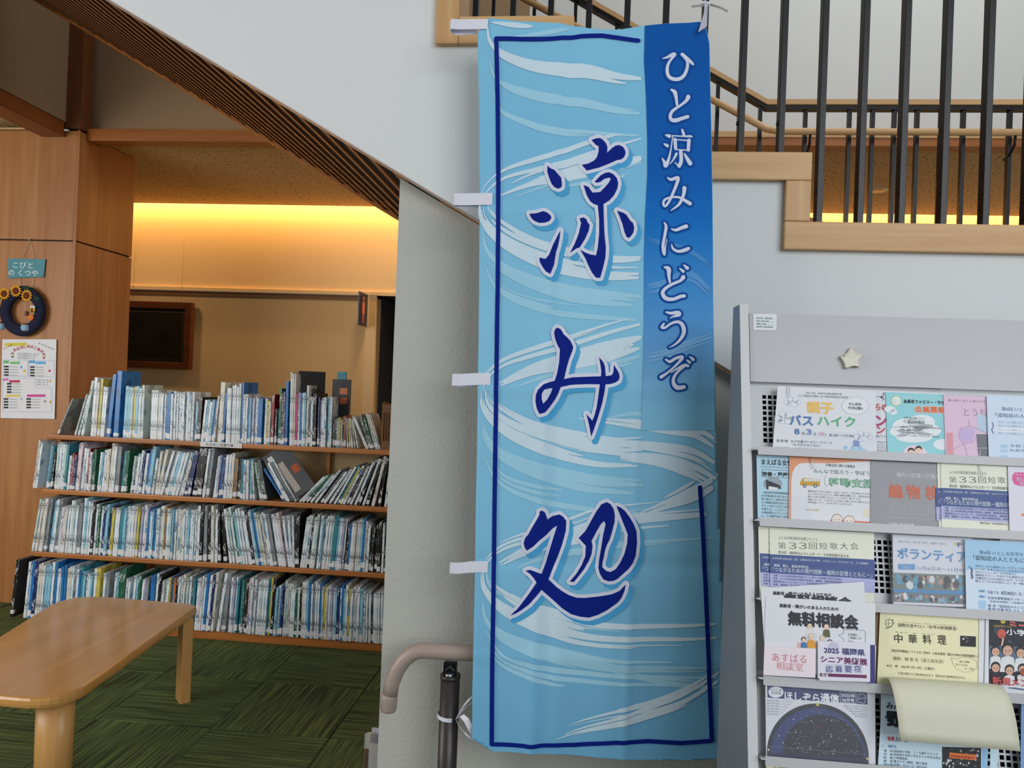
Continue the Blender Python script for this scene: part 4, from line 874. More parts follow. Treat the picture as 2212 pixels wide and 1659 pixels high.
for x, y, c in ((53, 801, (240, 170, 80)), (107, 801, (210, 60, 60)), (46, 862, (180, 190, 210)), (97, 867, (150, 150, 150)), (109, 868, (220, 170, 60)), (46, 793, (90, 170, 220)), (108, 823, (230, 180, 90))): F.D(x, y, 2.6, 3, ink(*c))
for i in range(7): x = 84+i*5; y = 740+i*2.1; F.P([(x, y), (x+3, y+1), (x+.6, y+4)], ink(*[(150, 70, 60), (90, 130, 90), (90, 90, 130)][i % 3]))
for i in range(4): x = 8+i*5; y = 752-i*2.4; F.P([(x, y), (x+3, y-1), (x+2, y+3)], ink(*[(150, 70, 60), (200, 150, 60)][i % 2]))
F.done()
S = .00289
def wp_(x, y, dy=0): p = onY(x, y, 4.27); return Vector((p.x, 4.298-dy, p.z))
# name plaque
pl = thing('name_plaque', wp_(51, 600), 'turquoise hanging plaque with white hiragana above the flower wreath', 'sign')
pq = [wp_(x, y) for x, y in ((12, 557), (93, 559), (89, 597), (13, 600))]
quad_sheet('board', [p+Vector((0, -.002, 0)) for p in pq], (0, -1, 0), .007, mat('turquoise paint', (60, 138, 152), .5, var=.1), pl)
Fp = Flat(pl, wp_(50, 580, .0095), (0, -1, 0), (1, 0, 0), .0006)
Fp.T('こびと', 28, 579, 71, 13.5, ink(224, 230, 230), .01); Fp.T('の くつや', 18, 595.5, 82, 13.5, ink(224, 230, 230), .01); Fp.done('lettering')
hook = wp_(58, 516, .008)
for x, y in ((42, 557), (69, 557)): tube('cord', [hook, wp_(x, y, .004)], .0012, mat('white cord', (196, 186, 170), .8), pl, 6)
tube('hook', [wp_(58, 515, 0), wp_(58, 515, .014)], .004, mat('clear pin', (220, 200, 170), .2), pl, 8)
for x0, x1 in ((37, 38), (68, 64)): tube('cord', [wp_(x0, 599, .005), wp_(x1, 620, .006)], .0016, mat('white cord', (196, 186, 170), .8), pl, 6)
# sunflower on the plaque corner in place of a figure
wr = thing('wreath', wp_(50, 720), 'navy felt wreath with sunflowers, small orange flowers, bees and pots', 'wreath')
c0 = wp_(50, 672, .03); vs, fs = [], []; N1, N2 = 36, 12
for i in range(N1):
    a = 6.2832*i/N1; 
    for k in range(N2):
        b = 6.2832*k/N2; r = .118+.034*math.cos(b); vs.append((c0.x+r*math.cos(a)*.97, c0.y+.026*math.sin(b), c0.z+r*math.sin(a)*1.03))
for i in range(N1):
    for k in range(N2): fs.append((i*N2+k, ((i+1) % N1)*N2+k, ((i+1) % N1)*N2+(k+1) % N2, i*N2+(k+1) % N2))
mesh('ring', vs, fs, mat('navy felt', (24, 28, 56), .95, bump=.4, bscale=300), wr, smooth=True)
def petals(name, c, r, n_, m, parent, ri=.45, th=.005):
    vs, fs = [], []
    for i in range(n_*2):
        a = 3.14159*i/n_; rr = r if i % 2 == 0 else r*.68
        vs.append((c.x+rr*math.cos(a), c.y, c.z+rr*math.sin(a)))
    k = len(vs); vs += [(x, y-th, z) for x, y, z in vs]
    fs = [tuple(range(k-1, -1, -1)), tuple(range(k, 2*k))]+[(i, (i+1) % k, k+(i+1) % k, k+i) for i in range(k)]
    return mesh(name, vs, fs, m, parent)
M_yel = mat('yellow felt', (228, 168, 30), .9, var=.1); M_brn = mat('brown felt', (104, 46, 24), .95); M_org = mat('orange felt', (226, 110, 50), .9); M_grn = mat('green felt', (24, 66, 36), .95); M_wf = mat('white felt', (226, 226, 226), .95)
for x, y in ((18, 636), (43, 630), (66, 640)):
    p = wp_(x, y, .058); f_ = petals('sunflower', p, .039, 13, M_yel, wr); 
    vs, fs = tubev([p+Vector((0, -.005, 0)), p+Vector((0, -.010, 0))], [.0225, .019], 18); mesh('centre', vs, fs, M_brn, f_)
for x, y in ((2, 645), (82, 647), (63, 624)): 
    p = wp_(x, y, .050); mesh('leaf', [p+Vector(v) for v in ((-.03, 0, 0), (0, -.006, .018), (.034, 0, .006), (0, -.006, -.016), (0, .004, 0))], [(0, 1, 3), (1, 2, 3), (0, 4, 1), (1, 4, 2), (2, 4, 3), (3, 4, 0)], M_grn, wr)
for x, y in ((1, 666), (76, 687)):
    p = wp_(x, y, .060); f_ = petals('orange_flower', p, .021, 6, M_org, wr); vs, fs = tubev([p+Vector((0, -.005, 0)), p+Vector((0, -.008, 0))], .006, 10); mesh('centre', vs, fs, M_yel, f_)
def ell(name, c, rx, ry, rz, m, parent):
    bm = bmesh.new(); bmesh.ops.create_uvsphere(bm, u_segments=14, v_segments=9, radius=1); vs = [(c.x+v.co.x*rx, c.y+v.co.y*ry, c.z+v.co.z*rz) for v in bm.verts]; bm.verts.index_update(); fs = [tuple(v.index for v in f.verts) for f in bm.faces]; bm.free()
    return mesh(name, vs, fs, m, parent, smooth=True)
for x, y in ((80, 671), (2, 689)):
    p = wp_(x, y, .064); bq = ell('bee', p, .018, .009, .013, M_yel, wr); ell('stripe', p+Vector((0, -.004, 0)), .007, .0085, .0145, M_brn, bq)
    ell('wing', p+Vector((-.008, -.002, .017)), .009, .005, .011, M_wf, bq); ell('wing', p+Vector((.008, -.002, .017)), .009, .005, .011, M_wf, bq)
M_pot = mat('pale blue felt', (150, 184, 206), .9)
for x, y in ((9, 706), (62, 709)):
    p = wp_(x, y, .056); vs, fs = tubev([p+Vector((0, 0, -.020)), p+Vector((0, 0, -.014)), p, p+Vector((0, 0, .014)), p+Vector((0, 0, .018))], [.014, .021, .025, .021, .023], 14)
    q = mesh('pot', vs, fs, M_pot, wr, smooth=True); ell('honey', p+Vector((0, 0, .019)), .018, .018, .010, M_brn, q)
p = wp_(51, 676, .01); tube('cord', [wp_(52, 655, .03), p], .001, M_wf, wr, 6)
ell('charm', p, .008, .006, .016, mat('bronze bell', (130, 84, 44), .35, metal=.5), wr)
# ------------------------------------------------------------------ PAINTING, RESTROOM SIGN
pa = thing('painting', (-3.7, 6.28, 1.5), 'dark painting in a brown wooden frame on the cream wall', 'painting')
X0, X1, Z0, Z1 = -4.35, -3.44, 1.505, 2.095
M_fr = wood('dark brown frame', (70, 34, 14), (112, 58, 26), 'X', .35, 14)
for nm, a, b in (('frame_rail', (X0, 6.2, Z1-.06), (X1, 6.262, Z1)), ('frame_rail', (X0, 6.2, Z0), (X1, 6.262, Z0+.06)), ('frame_stile', (X1-.06, 6.2, Z0+.0605), (X1, 6.262, Z1-.0605)), ('frame_stile', (X0, 6.2, Z0+.0605), (X0+.06, 6.262, Z1-.0605))): box(nm, a, b, M_fr, pa, bev=.006)
box('inner_frame', (X0+.06, 6.225, Z0+.06), (X1-.06, 6.262, Z1-.06), mat('black liner', (20, 16, 12), .5), pa)
mc = mat('dark oil painting', (34, 28, 22), .35, var=.9, vscale=5)
box('canvas', (X0+.09, 6.221, Z0+.09), (X1-.09, 6.2245, Z1-.09), mc, pa)
box('gilt_line', (X0+.085, 6.2245, Z0+.085), (X1-.085, 6.2248, Z1-.085), mat('gilt line', (110, 90, 60), .5, metal=.4), pa)
for x, y0 in ((300, 445), (405, 448)):
    a = onY(x, y0+8, 6.28); tube('hanging_wire', [(a.x, 6.255, 2.94), (a.x-.01, 6.255, 2.095)], .0012, mat('steel wire', (170, 140, 90), .4), pa, 6)
sg = thing('restroom_sign', (-1.9, 6.2, 1.95), 'dark blue projecting sign with a pink standing figure beside the doorway', 'sign')
sx = onY(794, 637, 6.26).x
box('plate', (sx-.006, 6.02, 1.93), (sx+.004, 6.268, 2.21), mat('navy plate', (22, 28, 62), .3), sg)
box('mount', (sx-.012, 6.2605, 1.93), (sx+.010, 6.2685, 2.21), M_wf, sg)
fx = sx+.0046; fig = [(6.14+a, 1.96+b) for a, b in ((-.014, 0), (-.012, .07), (-.032, .075), (-.034, .12), (-.028, .165), (-.012, .18), (.012, .18), (.028, .165), (.034, .12), (.032, .075), (.012, .07), (.014, 0))]
prism('figure', fig, fx, fx+.001, mat('salmon pictogram', (226, 120, 110), .4), sg, plane='YZ')
vs, fs = tubev([(fx, 6.14, 2.163), (fx+.001, 6.14, 2.163)], .017, 16); mesh('figure_head', vs, fs, mat('salmon pictogram', (226, 120, 110), .4), sg)
# ------------------------------------------------------------------ sleeves behind the grey wall corner
M_plas = clear('thin plastic sleeve', (225, 225, 220), .55, .15)
hg = thing('sleeve_holder', (-.70, 2.5, 0), 'clear plastic sleeves with white cards at the foot of the grey wall', 'holder')
for i, (xa, xb, yt, Y, c, nm) in enumerate(((788, 800, 1586, 2.42, (150, 144, 130), 'sleeve'), (793, 803, 1584, 2.44, (205, 200, 180), 'card'), (803, 830, 1574, 2.46, (198, 200, 214), 'card'), (797, 826, 1608, 2.34, (150, 128, 108), 'sleeve'), (787, 800, 1620, 2.36, (96, 74, 56), 'card'))):
    a = onY(xa, yt, Y); b = onY(xb, yt, Y); box(nm, (a.x, Y, .0), (b.x, Y+.010, a.z), M_plas if nm == 'sleeve' else mat('card %d' % i, c, .6), hg)
a = onY(798, 1612, 2.33); b = onY(824, 1612, 2.33); box('card', (a.x+.003, 2.352, 0), (b.x, 2.358, a.z-.01), mat('brown card', (150, 122, 98), .6), hg)

# ------------------------------------------------------------------ LEAFLET RACK
RX0, RX1 = .348, 1.30
PT, PB = Vector((0, 1.62, 1.634)), Vector((0, 1.40, .772))
RV = (PT-PB).normalized(); RU = Vector((1, 0, 0)); RN = RU.cross(RV).normalized()
if RN.y > 0: RN = -RN
def rk(x, y, off=0): return onP(x, y, PT+RN*off, RN)
def rp(X, Z, off=0):
    t = (Z-PT.z)/RV.z; p = PT+RV*t; return Vector((X, p.y, p.z))+RN*off
M_rack = mat('light grey painted steel', (184, 185, 187), .38, bump=.05, bscale=500)
M_rack2 = mat('white grey painted steel', (206, 208, 210), .42)
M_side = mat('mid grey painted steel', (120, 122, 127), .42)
M_hole = mat('dark behind perforation', (16, 16, 18), .9)
rack = thing('leaflet_rack', (.8, 1.5, 0), 'light grey metal leaflet rack with sloping tiers of flyers and a perforated back', 'rack')
zb = .02; yb_ = rp(0, zb).y
for Xs in (RX0, RX1):
    sidep = [(1.69, zb), (1.69, 1.648), (rp(0, 1.648).y, 1.648), (yb_, zb)]
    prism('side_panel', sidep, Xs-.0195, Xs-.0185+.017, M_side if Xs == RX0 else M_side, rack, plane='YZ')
    q = [rp(Xs-.0195, 1.648, .0), rp(Xs-.0015, 1.648, .0), rp(Xs-.0015, zb, .0), rp(Xs-.0195, zb, .0)]
    quad_sheet('front_edge', q, RN, .0015, M_rack2, rack)
X0r, X1r = RX0+.0005, RX1-.02
def pl_quad(name, xa, xb, za, zb2, off, th, m): return quad_sheet(name, [rp(xa, za, off), rp(xb, za, off), rp(xb, zb2, off), rp(xa, zb2, off)], RN, th, m, rack)
zh = rk(1640, 824).z
pl_quad('header_panel', X0r, X1r, 1.630, zh, -.012, .010, M_rack)
pl_quad('back_sheet', X0r, X1r, zh-.001, zb+.05, -.055, .002, M_hole)
# tier boundaries measured on the left edge
TB = [zh, rk(1640, 972).z, rk(1642, 1124).z, rk(1645, 1292).z, rk(1650, 1462).z, rk(1655, 1634).z, rk(1655, 1634).z-.15, rk(1655, 1634).z-.30]
PITCH, HOL = .0112, .0076
for i in range(7):
    zt, zl = TB[i], TB[i+1]
    V, Fc = [], []
    nrow = 9; z0h = zt-.024; x0h = X0r+.0265; ncol = int((X1r-.01-x0h)/PITCH)
    def qd(xa, xb, za, zb2):
        k = len(V); V.extend([rp(xa, za, -.016), rp(xb, za, -.016), rp(xb, zb2, -.016), rp(xa, zb2, -.016)]); Fc.append((k, k+3, k+2, k+1))
    zend = z0h-nrow*PITCH
    qd(X0r, X1r, zt, z0h); qd(X0r, X1r, zend, zl-.001); qd(X0r, x0h, z0h, zend); qd(x0h+ncol*PITCH, X1r, z0h, zend)
    gp = PITCH-HOL
    for r in range(nrow):
        za = z0h-r*PITCH
        qd(x0h, x0h+ncol*PITCH, za-HOL, za-PITCH)
        for c in range(ncol): xa = x0h+c*PITCH; qd(xa+HOL, xa+PITCH, za, za-HOL)
    mesh('perforated_panel', V, Fc, M_rack2, rack)
    # ledge with upturned lip
    if i < 7:
        lip_b, lip_t = zl-.012, zl+.004
        pl_quad('ledge', X0r, X1r, zl+.0005, zl-.0025, -.016, .034, M_rack)
        pl_quad('lip', X0r+.007, X1r, lip_t, lip_b, .016, .0022, M_rack)
# sticker and star
st = quad_sheet('sticker', [rk(1627, 678, -.0015), rk(1678, 679, -.0015), rk(1677, 714, -.0015), rk(1627, 713, -.0015)], RN, .0006, M_paper, rack)
Fs = Flat(st, rk(1650, 700, -.0015), RN, RU, .0009)
for i in range(4): Fs.L([(1632, 688+i*6.2), (1672, 689.5+i*6.2)], .5, ink(110, 170, 140)); 
Fs.T('品名 登録', 1634, 688, 1668, 3.2, ink(80, 130, 100), 0); Fs.T('年月日', 1634, 694.5, 1660, 3.2, ink(80, 130, 100), 0); Fs.T('番号', 1634, 701, 1655, 3.2, ink(80, 130, 100), 0); Fs.T('備考 管理係', 1634, 707, 1670, 3.2, ink(80, 130, 100), 0); Fs.done('lettering')
star = []
for (x, y) in ((1838, 748), (1850, 765), (1865, 765), (1854, 779), (1858, 793), (1842, 791), (1826, 797), (1823, 783), (1813, 769), (1829, 764)): star.append((x, y))
def curve_pts(P): 
    out = []
    for i, (x, y) in enumerate(P):
        a = P[i-1]; b = P[(i+1) % len(P)]; r = .28
        p0 = (x+(a[0]-x)*r, y+(a[1]-y)*r); p2 = (x+(b[0]-x)*r, y+(b[1]-y)*r)
        for t in (0, .5, 1): out.append(((1-t)**2*p0[0]+2*t*(1-t)*x+t*t*p2[0], (1-t)**2*p0[1]+2*t*(1-t)*y+t*t*p2[1]))
    return out
sp = curve_pts(star); n_ = len(sp); cxp, cyp = 1840, 774
M_clay = mat('glazed clay', (214, 210, 192), .35, bump=.4, bscale=60, var=.12)
lv = [[rk(x, y, -.002) for x, y in sp], [rk(x, y, .006) for x, y in sp], [rk(x+(cxp-x)*.1, y+(cyp-y)*.1, .0085) for x, y in sp]]
vs = [p for l_ in lv for p in l_]+[rk(cxp, cyp, .0095), rk(cxp, cyp, -.002)]
fs = [(a*n_+k, a*n_+(k+1) % n_, (a+1)*n_+(k+1) % n_, (a+1)*n_+k) for a in range(2) for k in range(n_)]+[(2*n_+k, 2*n_+(k+1) % n_, 3*n_) for k in range(n_)]+[((k+1) % n_, k, 3*n_+1) for k in range(n_)]
so = mesh('star_magnet', vs, fs, M_clay, None, smooth=False); tag(so, 'small cream ceramic star fixed to the grey header of the rack', 'star')
vs, fs = tubev([rk(1823, 769, .0085), rk(1823, 769, .0097)], .0014, 8); mesh('hole', vs, fs, INK, so)
# ------------------------------------------------------------------ FLYERS
ANG = None
class Flyer(Flat):
    def __init__(s, quad, m, label, off=.004, th=.0005, name='flyer', cat='flyer', group='leaflets in the rack'):
        P = [rk(x, y, off) for x, y in quad]
        root = quad_sheet(name, P, RN, th, m); tag(root, label, cat, group)
        Flat.__init__(s, root, rk(quad[0][0], quad[0][1], 0), RN, RU, off+th)
        s.off = off+th
W = M_paper
# tier 1
f = Flyer([(1870, 843), (2040, 850), (2040, 992), (1870, 986)], W, 'white song leaflet with red and magenta letters half hidden beside the bus hike flyer', .001)
f.T('らの', 1893, 886, 1915, 14, ink(204, 60, 60), .03); f.T('ン', 1893, 920, 1916, 22, ink(186, 50, 120), .05); f.T('ン', 1894, 936, 1912, 15, ink(200, 50, 90), .04); f.T('BSリト', 1893, 945, 1915, 6, GRY, 0)
for i, t in enumerate(('プログラ', 'スーロップ', 'とうたうえ', 'からだサン', 'Sing sing')): f.T(t, 1895, 958+i*6, 1917, 5, INK, 0)
f.L([(1893, 858), (1899, 856), (1905, 860)], .8, INK); f.D(1904, 858, 2, 2.6, INK); f.L([(1906, 866), (1910, 850), (1908, 848), (1905, 858), (1911, 864)], .9, INK); f.done()
f = Flyer([(1913, 847), (2060, 853), (2060, 992), (1917, 986)], mat('teal flyer', (146, 212, 220), .5), 'teal flyer with white clouds and orange heading, top tier', .003)
WH = ink(232, 238, 242)
for x, y, rx, ry in ((1922, 884, 12, 7), (1930, 890, 8, 6), (1962, 920, 34, 17), (1990, 912, 30, 16), (1944, 932, 22, 12), (2005, 930, 28, 14), (1975, 944, 40, 12), (2038, 960, 22, 12)): f.D(x, y, rx, ry, WH)
f.D(1936, 866, 11, 11, ink(196, 214, 110), .0003); f.D(1936, 866, 9.4, 9.4, WH, .0004); f.D(1934, 867, 4, 4.5, ink(180, 196, 190), .0005); f.D(1934.4, 867, 3.2, 3.7, WH, .0006)
f.T('支えたい、つなぎたいの輪', 1958, 861, 2040, 5, WH, 0); f.T('糸島市ファミリー・サポ', 1952, 871, 2040, 8.5, INK, .03); f.T('会員募集', 1975, 892, 2044, 16, WH, .07); f.T('会員募集', 1976, 891, 2043, 14.5, ink(226, 112, 60), .03, .0007)
f.T('子育てを応援したい！', 1952, 905, 1996, 5, INK, 0); f.T('サポート会員', 1951, 915, 1998, 9, ink(80, 110, 60), 0); f.T('・糸島市民で、20歳以上の子どもが好きな方', 1942, 924, 2032, 4.6, INK, .01); f.T('・性別、資格は問いません', 1942, 930, 1996, 4.6, INK, .01)
f.T('子育て支援の有償ボランティア活動です', 1946, 937, 2016, 3.6, GRY, 0); f.T('サポート会員になるには、講習会', 1946, 942, 2030, 3.6, GRY, 0)
f.D(1976, 980, 26, 18, ink(236, 214, 224), .0003)
for x, y in ((1968, 974), (1984, 970)): f.D(x, y, 7.5, 7, ink(40, 28, 26), .0005); f.D(x, y+3.4, 6.4, 5.6, ink(244, 208, 184), .0007); f.D(x-1.6, y+3, .6, .6, INK, .0009); f.D(x+2, y+3.2, .6, .6, INK, .0009)
f.done()
f = Flyer([(1680, 834), (1892, 844), (1891, 988), (1668, 980)], W, 'white bus hike flyer with blue and green katakana, clipped, top tier', .006)
f.T('令和７年度　糸島市社会福祉協議会主催', 1740, 851, 1818, 4.6, GRY, .0); f.T('ひとり親家庭交流事業（赤い羽根共同募金配分金事業）', 1724, 857, 1832, 4.8, GRY, .0)
f.T('親子', 1744, 892, 1800, 25, ink(236, 196, 110), .05); f.T('バス', 1706, 918, 1756, 22, ink(78, 118, 180), .035); f.T('ハイク', 1766, 919, 1848, 21, ink(96, 182, 134), .035)
f.T('8', 1716, 938, 1727, 12, ink(78, 118, 180), .04); f.T('月', 1731, 940, 1738, 7, INK, .01); f.T('3', 1742, 939, 1753, 12, ink(78, 118, 180), .04); f.T('日（', 1758, 941, 1770, 7, INK, .01); f.T('日', 1772, 941, 1779, 7, ink(214, 70, 80), .01); f.T('）8:30〜17:00', 1781, 943, 1844, 7.5, INK, .012)
f.T('目 的 地：九十九島パールシーリゾート', 1678, 955, 1797, 6.4, INK, .012); f.T('（佐世保市鹿子前町）', 1712, 963, 1772, 5, GRY, 0); f.T('集合場所：市健康福祉センターあごら', 1677, 971, 1790, 6.2, INK, .012)
def cloud(f, x, y, s_): 
    pts = []
    for cx_, cy_, r_ in ((-9, 1, 6), (-3, -4, 6), (5, -3, 6.5), (11, 1, 5), (4, 4, 6), (-5, 4, 5)):
        pts.append((cx_, cy_, r_))
    for cx_, cy_, r_ in pts: f.D(x+cx_*s_, y+cy_*s_, (r_+.5)*s_, (r_+.5)*s_*.8, ink(176, 184, 196), .00015, 14)
    for cx_, cy_, r_ in pts: f.D(x+cx_*s_, y+cy_*s_, r_*s_, r_*s_*.78, ink(228, 232, 240), .00035, 14)
cloud(f, 1711, 868, 1.2); cloud(f, 1696, 903, 1.5); cloud(f, 1864, 943, 1.3)
f.D(1847, 877, 29, 19.5, ink(150, 156, 166), .00015); f.D(1847, 877, 28.4, 19, ink(232, 234, 240), .0003); f.T('申込期限', 1834, 876, 1861, 6.4, INK, .012, .0005); f.T('7/25(金)', 1832, 885, 1863, 7.5, INK, .02, .0005)
f.P([(1843, 951), (1856, 952), (1857, 965), (1842, 965)], ink(120, 140, 196)); f.D(1852, 976, 22, 9, ink(176, 208, 232)); 
for x in (1826, 1842, 1857): f.D(x, 967, 4.5, 4, ink(150, 196, 226), .0004)
f.done()
M_clip = mat('wire paper clip', (190, 192, 196), .25, metal=.9)
def clip(x, y, dx, dy, off, lab):
    pts = [(0, 4), (0, 24), (1.6, 27), (4, 27), (5.4, 24), (5.4, 2), (4, -1), (1.6, -1), (0, 3)]
    L = math.hypot(dx, dy); c, s2 = dy/L, dx/L
    P = [rk(x+(a*c+b*s2), y+(b*c-a*s2), off) for a, b in pts]; P += [rk(x+(4*c+16*s2), y+(16*c-4*s2), off-.002)] if 0 else []
    o = tube('paper_clip', P, .0004, M_clip, None, 6); tag(o, lab, 'paper clip')
clip(1700, 832, -.4, 10, .0075, 'wire paper clip on the top edge of the white bus hike flyer')
f = Flyer([(2038, 853), (2150, 858), (2150, 1000), (2043, 996)], mat('pink mosaic flyer', (232, 196, 218), .5), 'pastel pink flyer with grey brush hiragana inside a clear folder', .005)
f.T('第13回 いきとし生けるも', 2048, 867, 2130, 5, ink(120, 100, 120), 0); f.T('とうち', 2083, 898, 2131, 16, ink(120, 112, 132), -.012)
for a in ([(2075, 925), (2092, 920), (2112, 926)], [(2075, 925), (2070, 945), (2082, 958), (2100, 956)], [(2092, 905), (2094, 920)], [(2082, 958), (2090, 985)], [(2100, 956), (2112, 940)], [(2060, 970), (2082, 958)], [(2112, 926), (2130, 935)]): f.L(a, 1, ink(176, 140, 190))
f.P([(2072, 928), (2092, 922), (2108, 930), (2098, 954), (2083, 956), (2073, 944)], ink(206, 180, 226), .00025); f.P([(2044, 935), (2058, 934), (2060, 996), (2046, 996)], ink(230, 150, 160), .00025); f.P([(2110, 895), (2136, 897), (2136, 935), (2112, 930)], ink(190, 214, 232), .00025)
f.P([(2109, 938), (2136, 938), (2138, 990), (2116, 991), (2112, 975)], ink(96, 96, 104), .0004); f.L([(2110, 968), (2137, 968)], 1.6, ink(180, 180, 186), .0006); f.L([(2117, 973), (2117, 985)], 1.2, ink(210, 210, 214), .0006); f.done()
f = Flyer([(2131, 853), (2280, 859), (2285, 1004), (2136, 1000)], mat('pale blue flyer', (206, 224, 242), .5), 'pale blue hospice lecture flyer at the right end of the top tier', .0085)
BLU = ink(60, 84, 130)
f.T('第6回 いとしま在宅', 2164, 887, 2250, 8, ink(90, 110, 150), .0); f.T('「認知症の人とともに', 2151, 901, 2260, 9, ink(90, 110, 150), .0)
for i in range(4): f.T('年をとったり病気になったりしても住み慣れた', 2156, 914+i*8, 2262, 5, ink(140, 156, 186), -.01)
f.R(2152, 923, 2240, 932, ink(234, 240, 248), .00015)
for y in (960, 970, 983): f.R(2162, y, 2177, y+7, ink(176, 208, 234))
f.T('令和７年８', 2181, 966, 2240, 6.5, ink(110, 130, 170), 0); f.T('糸島市健康', 2181, 975, 2240, 5.5, ink(110, 130, 170), 0); f.L([(2143, 912), (2146, 920), (2142, 928), (2146, 937)], 2, ink(110, 110, 150)); f.done()
# tier 2
f = Flyer([(1634, 983), (1720, 987), (1718, 1136), (1637, 1131)], mat('light blue newsletter', (176, 214, 232), .5), 'light blue newsletter with a dark photo at the left end of the second tier', .002)
f.L([(1642, 987), (1706, 990)], .6, GRY); f.T('まえばる女性', 1645, 1004, 1712, 13, INK, .015); f.L([(1642, 1008), (1710, 1011)], .8, INK); f.L([(1646, 1014), (1712, 1017), (1712, 1031)], .8, INK); f.L([(1646, 1014), (1646, 1030), (1712, 1033)], .8, INK)
f.T('宗像・芦屋神', 1647, 1028, 1712, 9.5, INK, .04); f.D(1669, 1045, 20.5, 14.5, ink(150, 166, 176)); f.P([(1654, 1036), (1684, 1048), (1688, 1056), (1656, 1057)], ink(40, 46, 54), .0004); f.P([(1660, 1050), (1682, 1054), (1676, 1059), (1660, 1059)], ink(220, 226, 230), .0006)
for i, t in enumerate(('糸島市男女共同参画推進団体', 'まず宗像市役所の取り組みと', '取り組みで、活動の状況な', '行や意識の高揚を図るため', 'タウンであり九州の小京都', 'を要する。ノスタルジー', 'の選択肢を広げる人々の', 'た、その後芦屋町で昼食', '聞かれました。')): f.T(t, 1645+(4 if i == 0 else 0), 1066+i*7.2, 1703 if i < 8 else 1680, 5.2, INK, .0)
f.done()
f = Flyer([(1705, 985), (1884, 993), (1882, 1141), (1703, 1134)], mat('orange border', (226, 150, 110), .5), 'white and orange mobility support flyer with a yellow bus, second tier', .005)
f.P([(1709, 1134), (1709, 1040), (1712, 1020), (1718, 1008), (1728, 1001), (1745, 1000), (1800, 1001), (1840, 998), (1883, 996), (1881, 1140)], ink(228, 230, 234), .0002)
f.T('移動支援に関する勉強会', 1784, 1008, 1847, 6.4, INK, .01); f.T('みんなで知ろう・学ぼう', 1757, 1022, 1878, 9.5, ink(70, 120, 100), .01); f.T('移動支援', 1791, 1050, 1888, 18, ink(60, 140, 104), .055); f.T('移動支援', 1792, 1049, 1887, 16.5, ink(206, 236, 216), -.012, .0007)
f.L([(1786, 1026), (1781, 1034), (1780, 1038), (1783, 1048), (1787, 1052)], .8, GRY)
f.P([(1728, 1042), (1734, 1033), (1736, 1032), (1771, 1034), (1771, 1051), (1728, 1048)], ink(206, 160, 50), .0003)
for i in range(6): f.R(1737+i*5.6, 1033.5, 1741.4+i*5.6, 1040, ink(228, 232, 236), .0006)
for x in (1738, 1761): f.D(x, 1049.5, 4, 4, ink(70, 90, 130), .0006); f.D(x, 1049.5, 1.8, 1.8, WH, .0008)
for i, t in enumerate(('移動は私たちが人と出会い、社会とつながり、人生を豊かにするため', 'なくてはならないものです。高齢で移動が困難になり、送迎があれば', '働きたい思いを実現できるのに、という方が今、増えています。', '高齢になっても、つながる人との出会いを楽しみながら暮らせるよう', '移動支援について、みんなで考えてみませんか。')): f.T(t, 1745, 1063+i*6, 1880 if i != 2 and i != 4 else 1860-20*(i == 4), 4.6, ink(80, 84, 92), 0)
f.T('地域支援活動の', 1740, 1103, 1770, 4.4, ink(190, 160, 120), 0); f.P([(1794, 1122), (1880, 1127), (1880, 1141), (1792, 1138)], ink(226, 120, 100), .0003)
for x, y in ((1808, 1122), (1834, 1125)): f.D(x, y, 12, 11.5, ink(60, 50, 50), .0005); f.D(x, y+.3, 11.2, 10.7, ink(240, 226, 216) if x > 1820 else ink(238, 224, 214), .0007); f.D(x-4, y, .9, .9, INK, .0009); f.D(x+4, y, .9, .9, INK, .0009); f.L([(x-3, y+5), (x, y+7), (x+3.5, y+5)], .8, ink(200, 90, 80), .0009)
f.D(1872, 1108, 9, 10, ink(232, 224, 206), .0003); f.done()
clip(1748, 986, 1.6, 10, .0075, 'wire paper clip on the mobility support flyer with the bus')
f = Flyer([(1881, 991), (2032, 997), (2030, 1148), (1880, 1142)], mat('dark grey flyer', (126, 124, 128), .35), 'grey knitting examination flyer with orange letters in a glossy sleeve', .007)
f.T('編物の知識と技能を', 1937, 1031, 2030, 11, ink(216, 216, 220), .01); f.T('編', 1921, 1075, 1950, 30, ink(206, 110, 84), .03); f.T('物', 1959, 1077, 1988, 30, ink(206, 110, 84), .03); f.T('検', 2000, 1079, 2030, 30, ink(206, 110, 84), .03)
for i, t in enumerate(('日々目まぐるしい変化を遂げている社会のなか', '余暇を楽しみ、心の豊かさを感じ、また生活に', '見つけ、学び続けることによって充実した人生', '編物検定はあなたの創作意欲の力になります。')): f.T(t, 1923, 1090+i*6.8, 2028, 4.8, ink(206, 206, 210), 0)
f.L([(1908, 1117), (2026, 1122)], .6, ink(200, 200, 204)); f.T('文部科学省後援', 1920, 1136, 1974, 7.5, ink(222, 222, 226), .02); f.done()
CRM = mat('cream flyer', (232, 234, 216), .5)
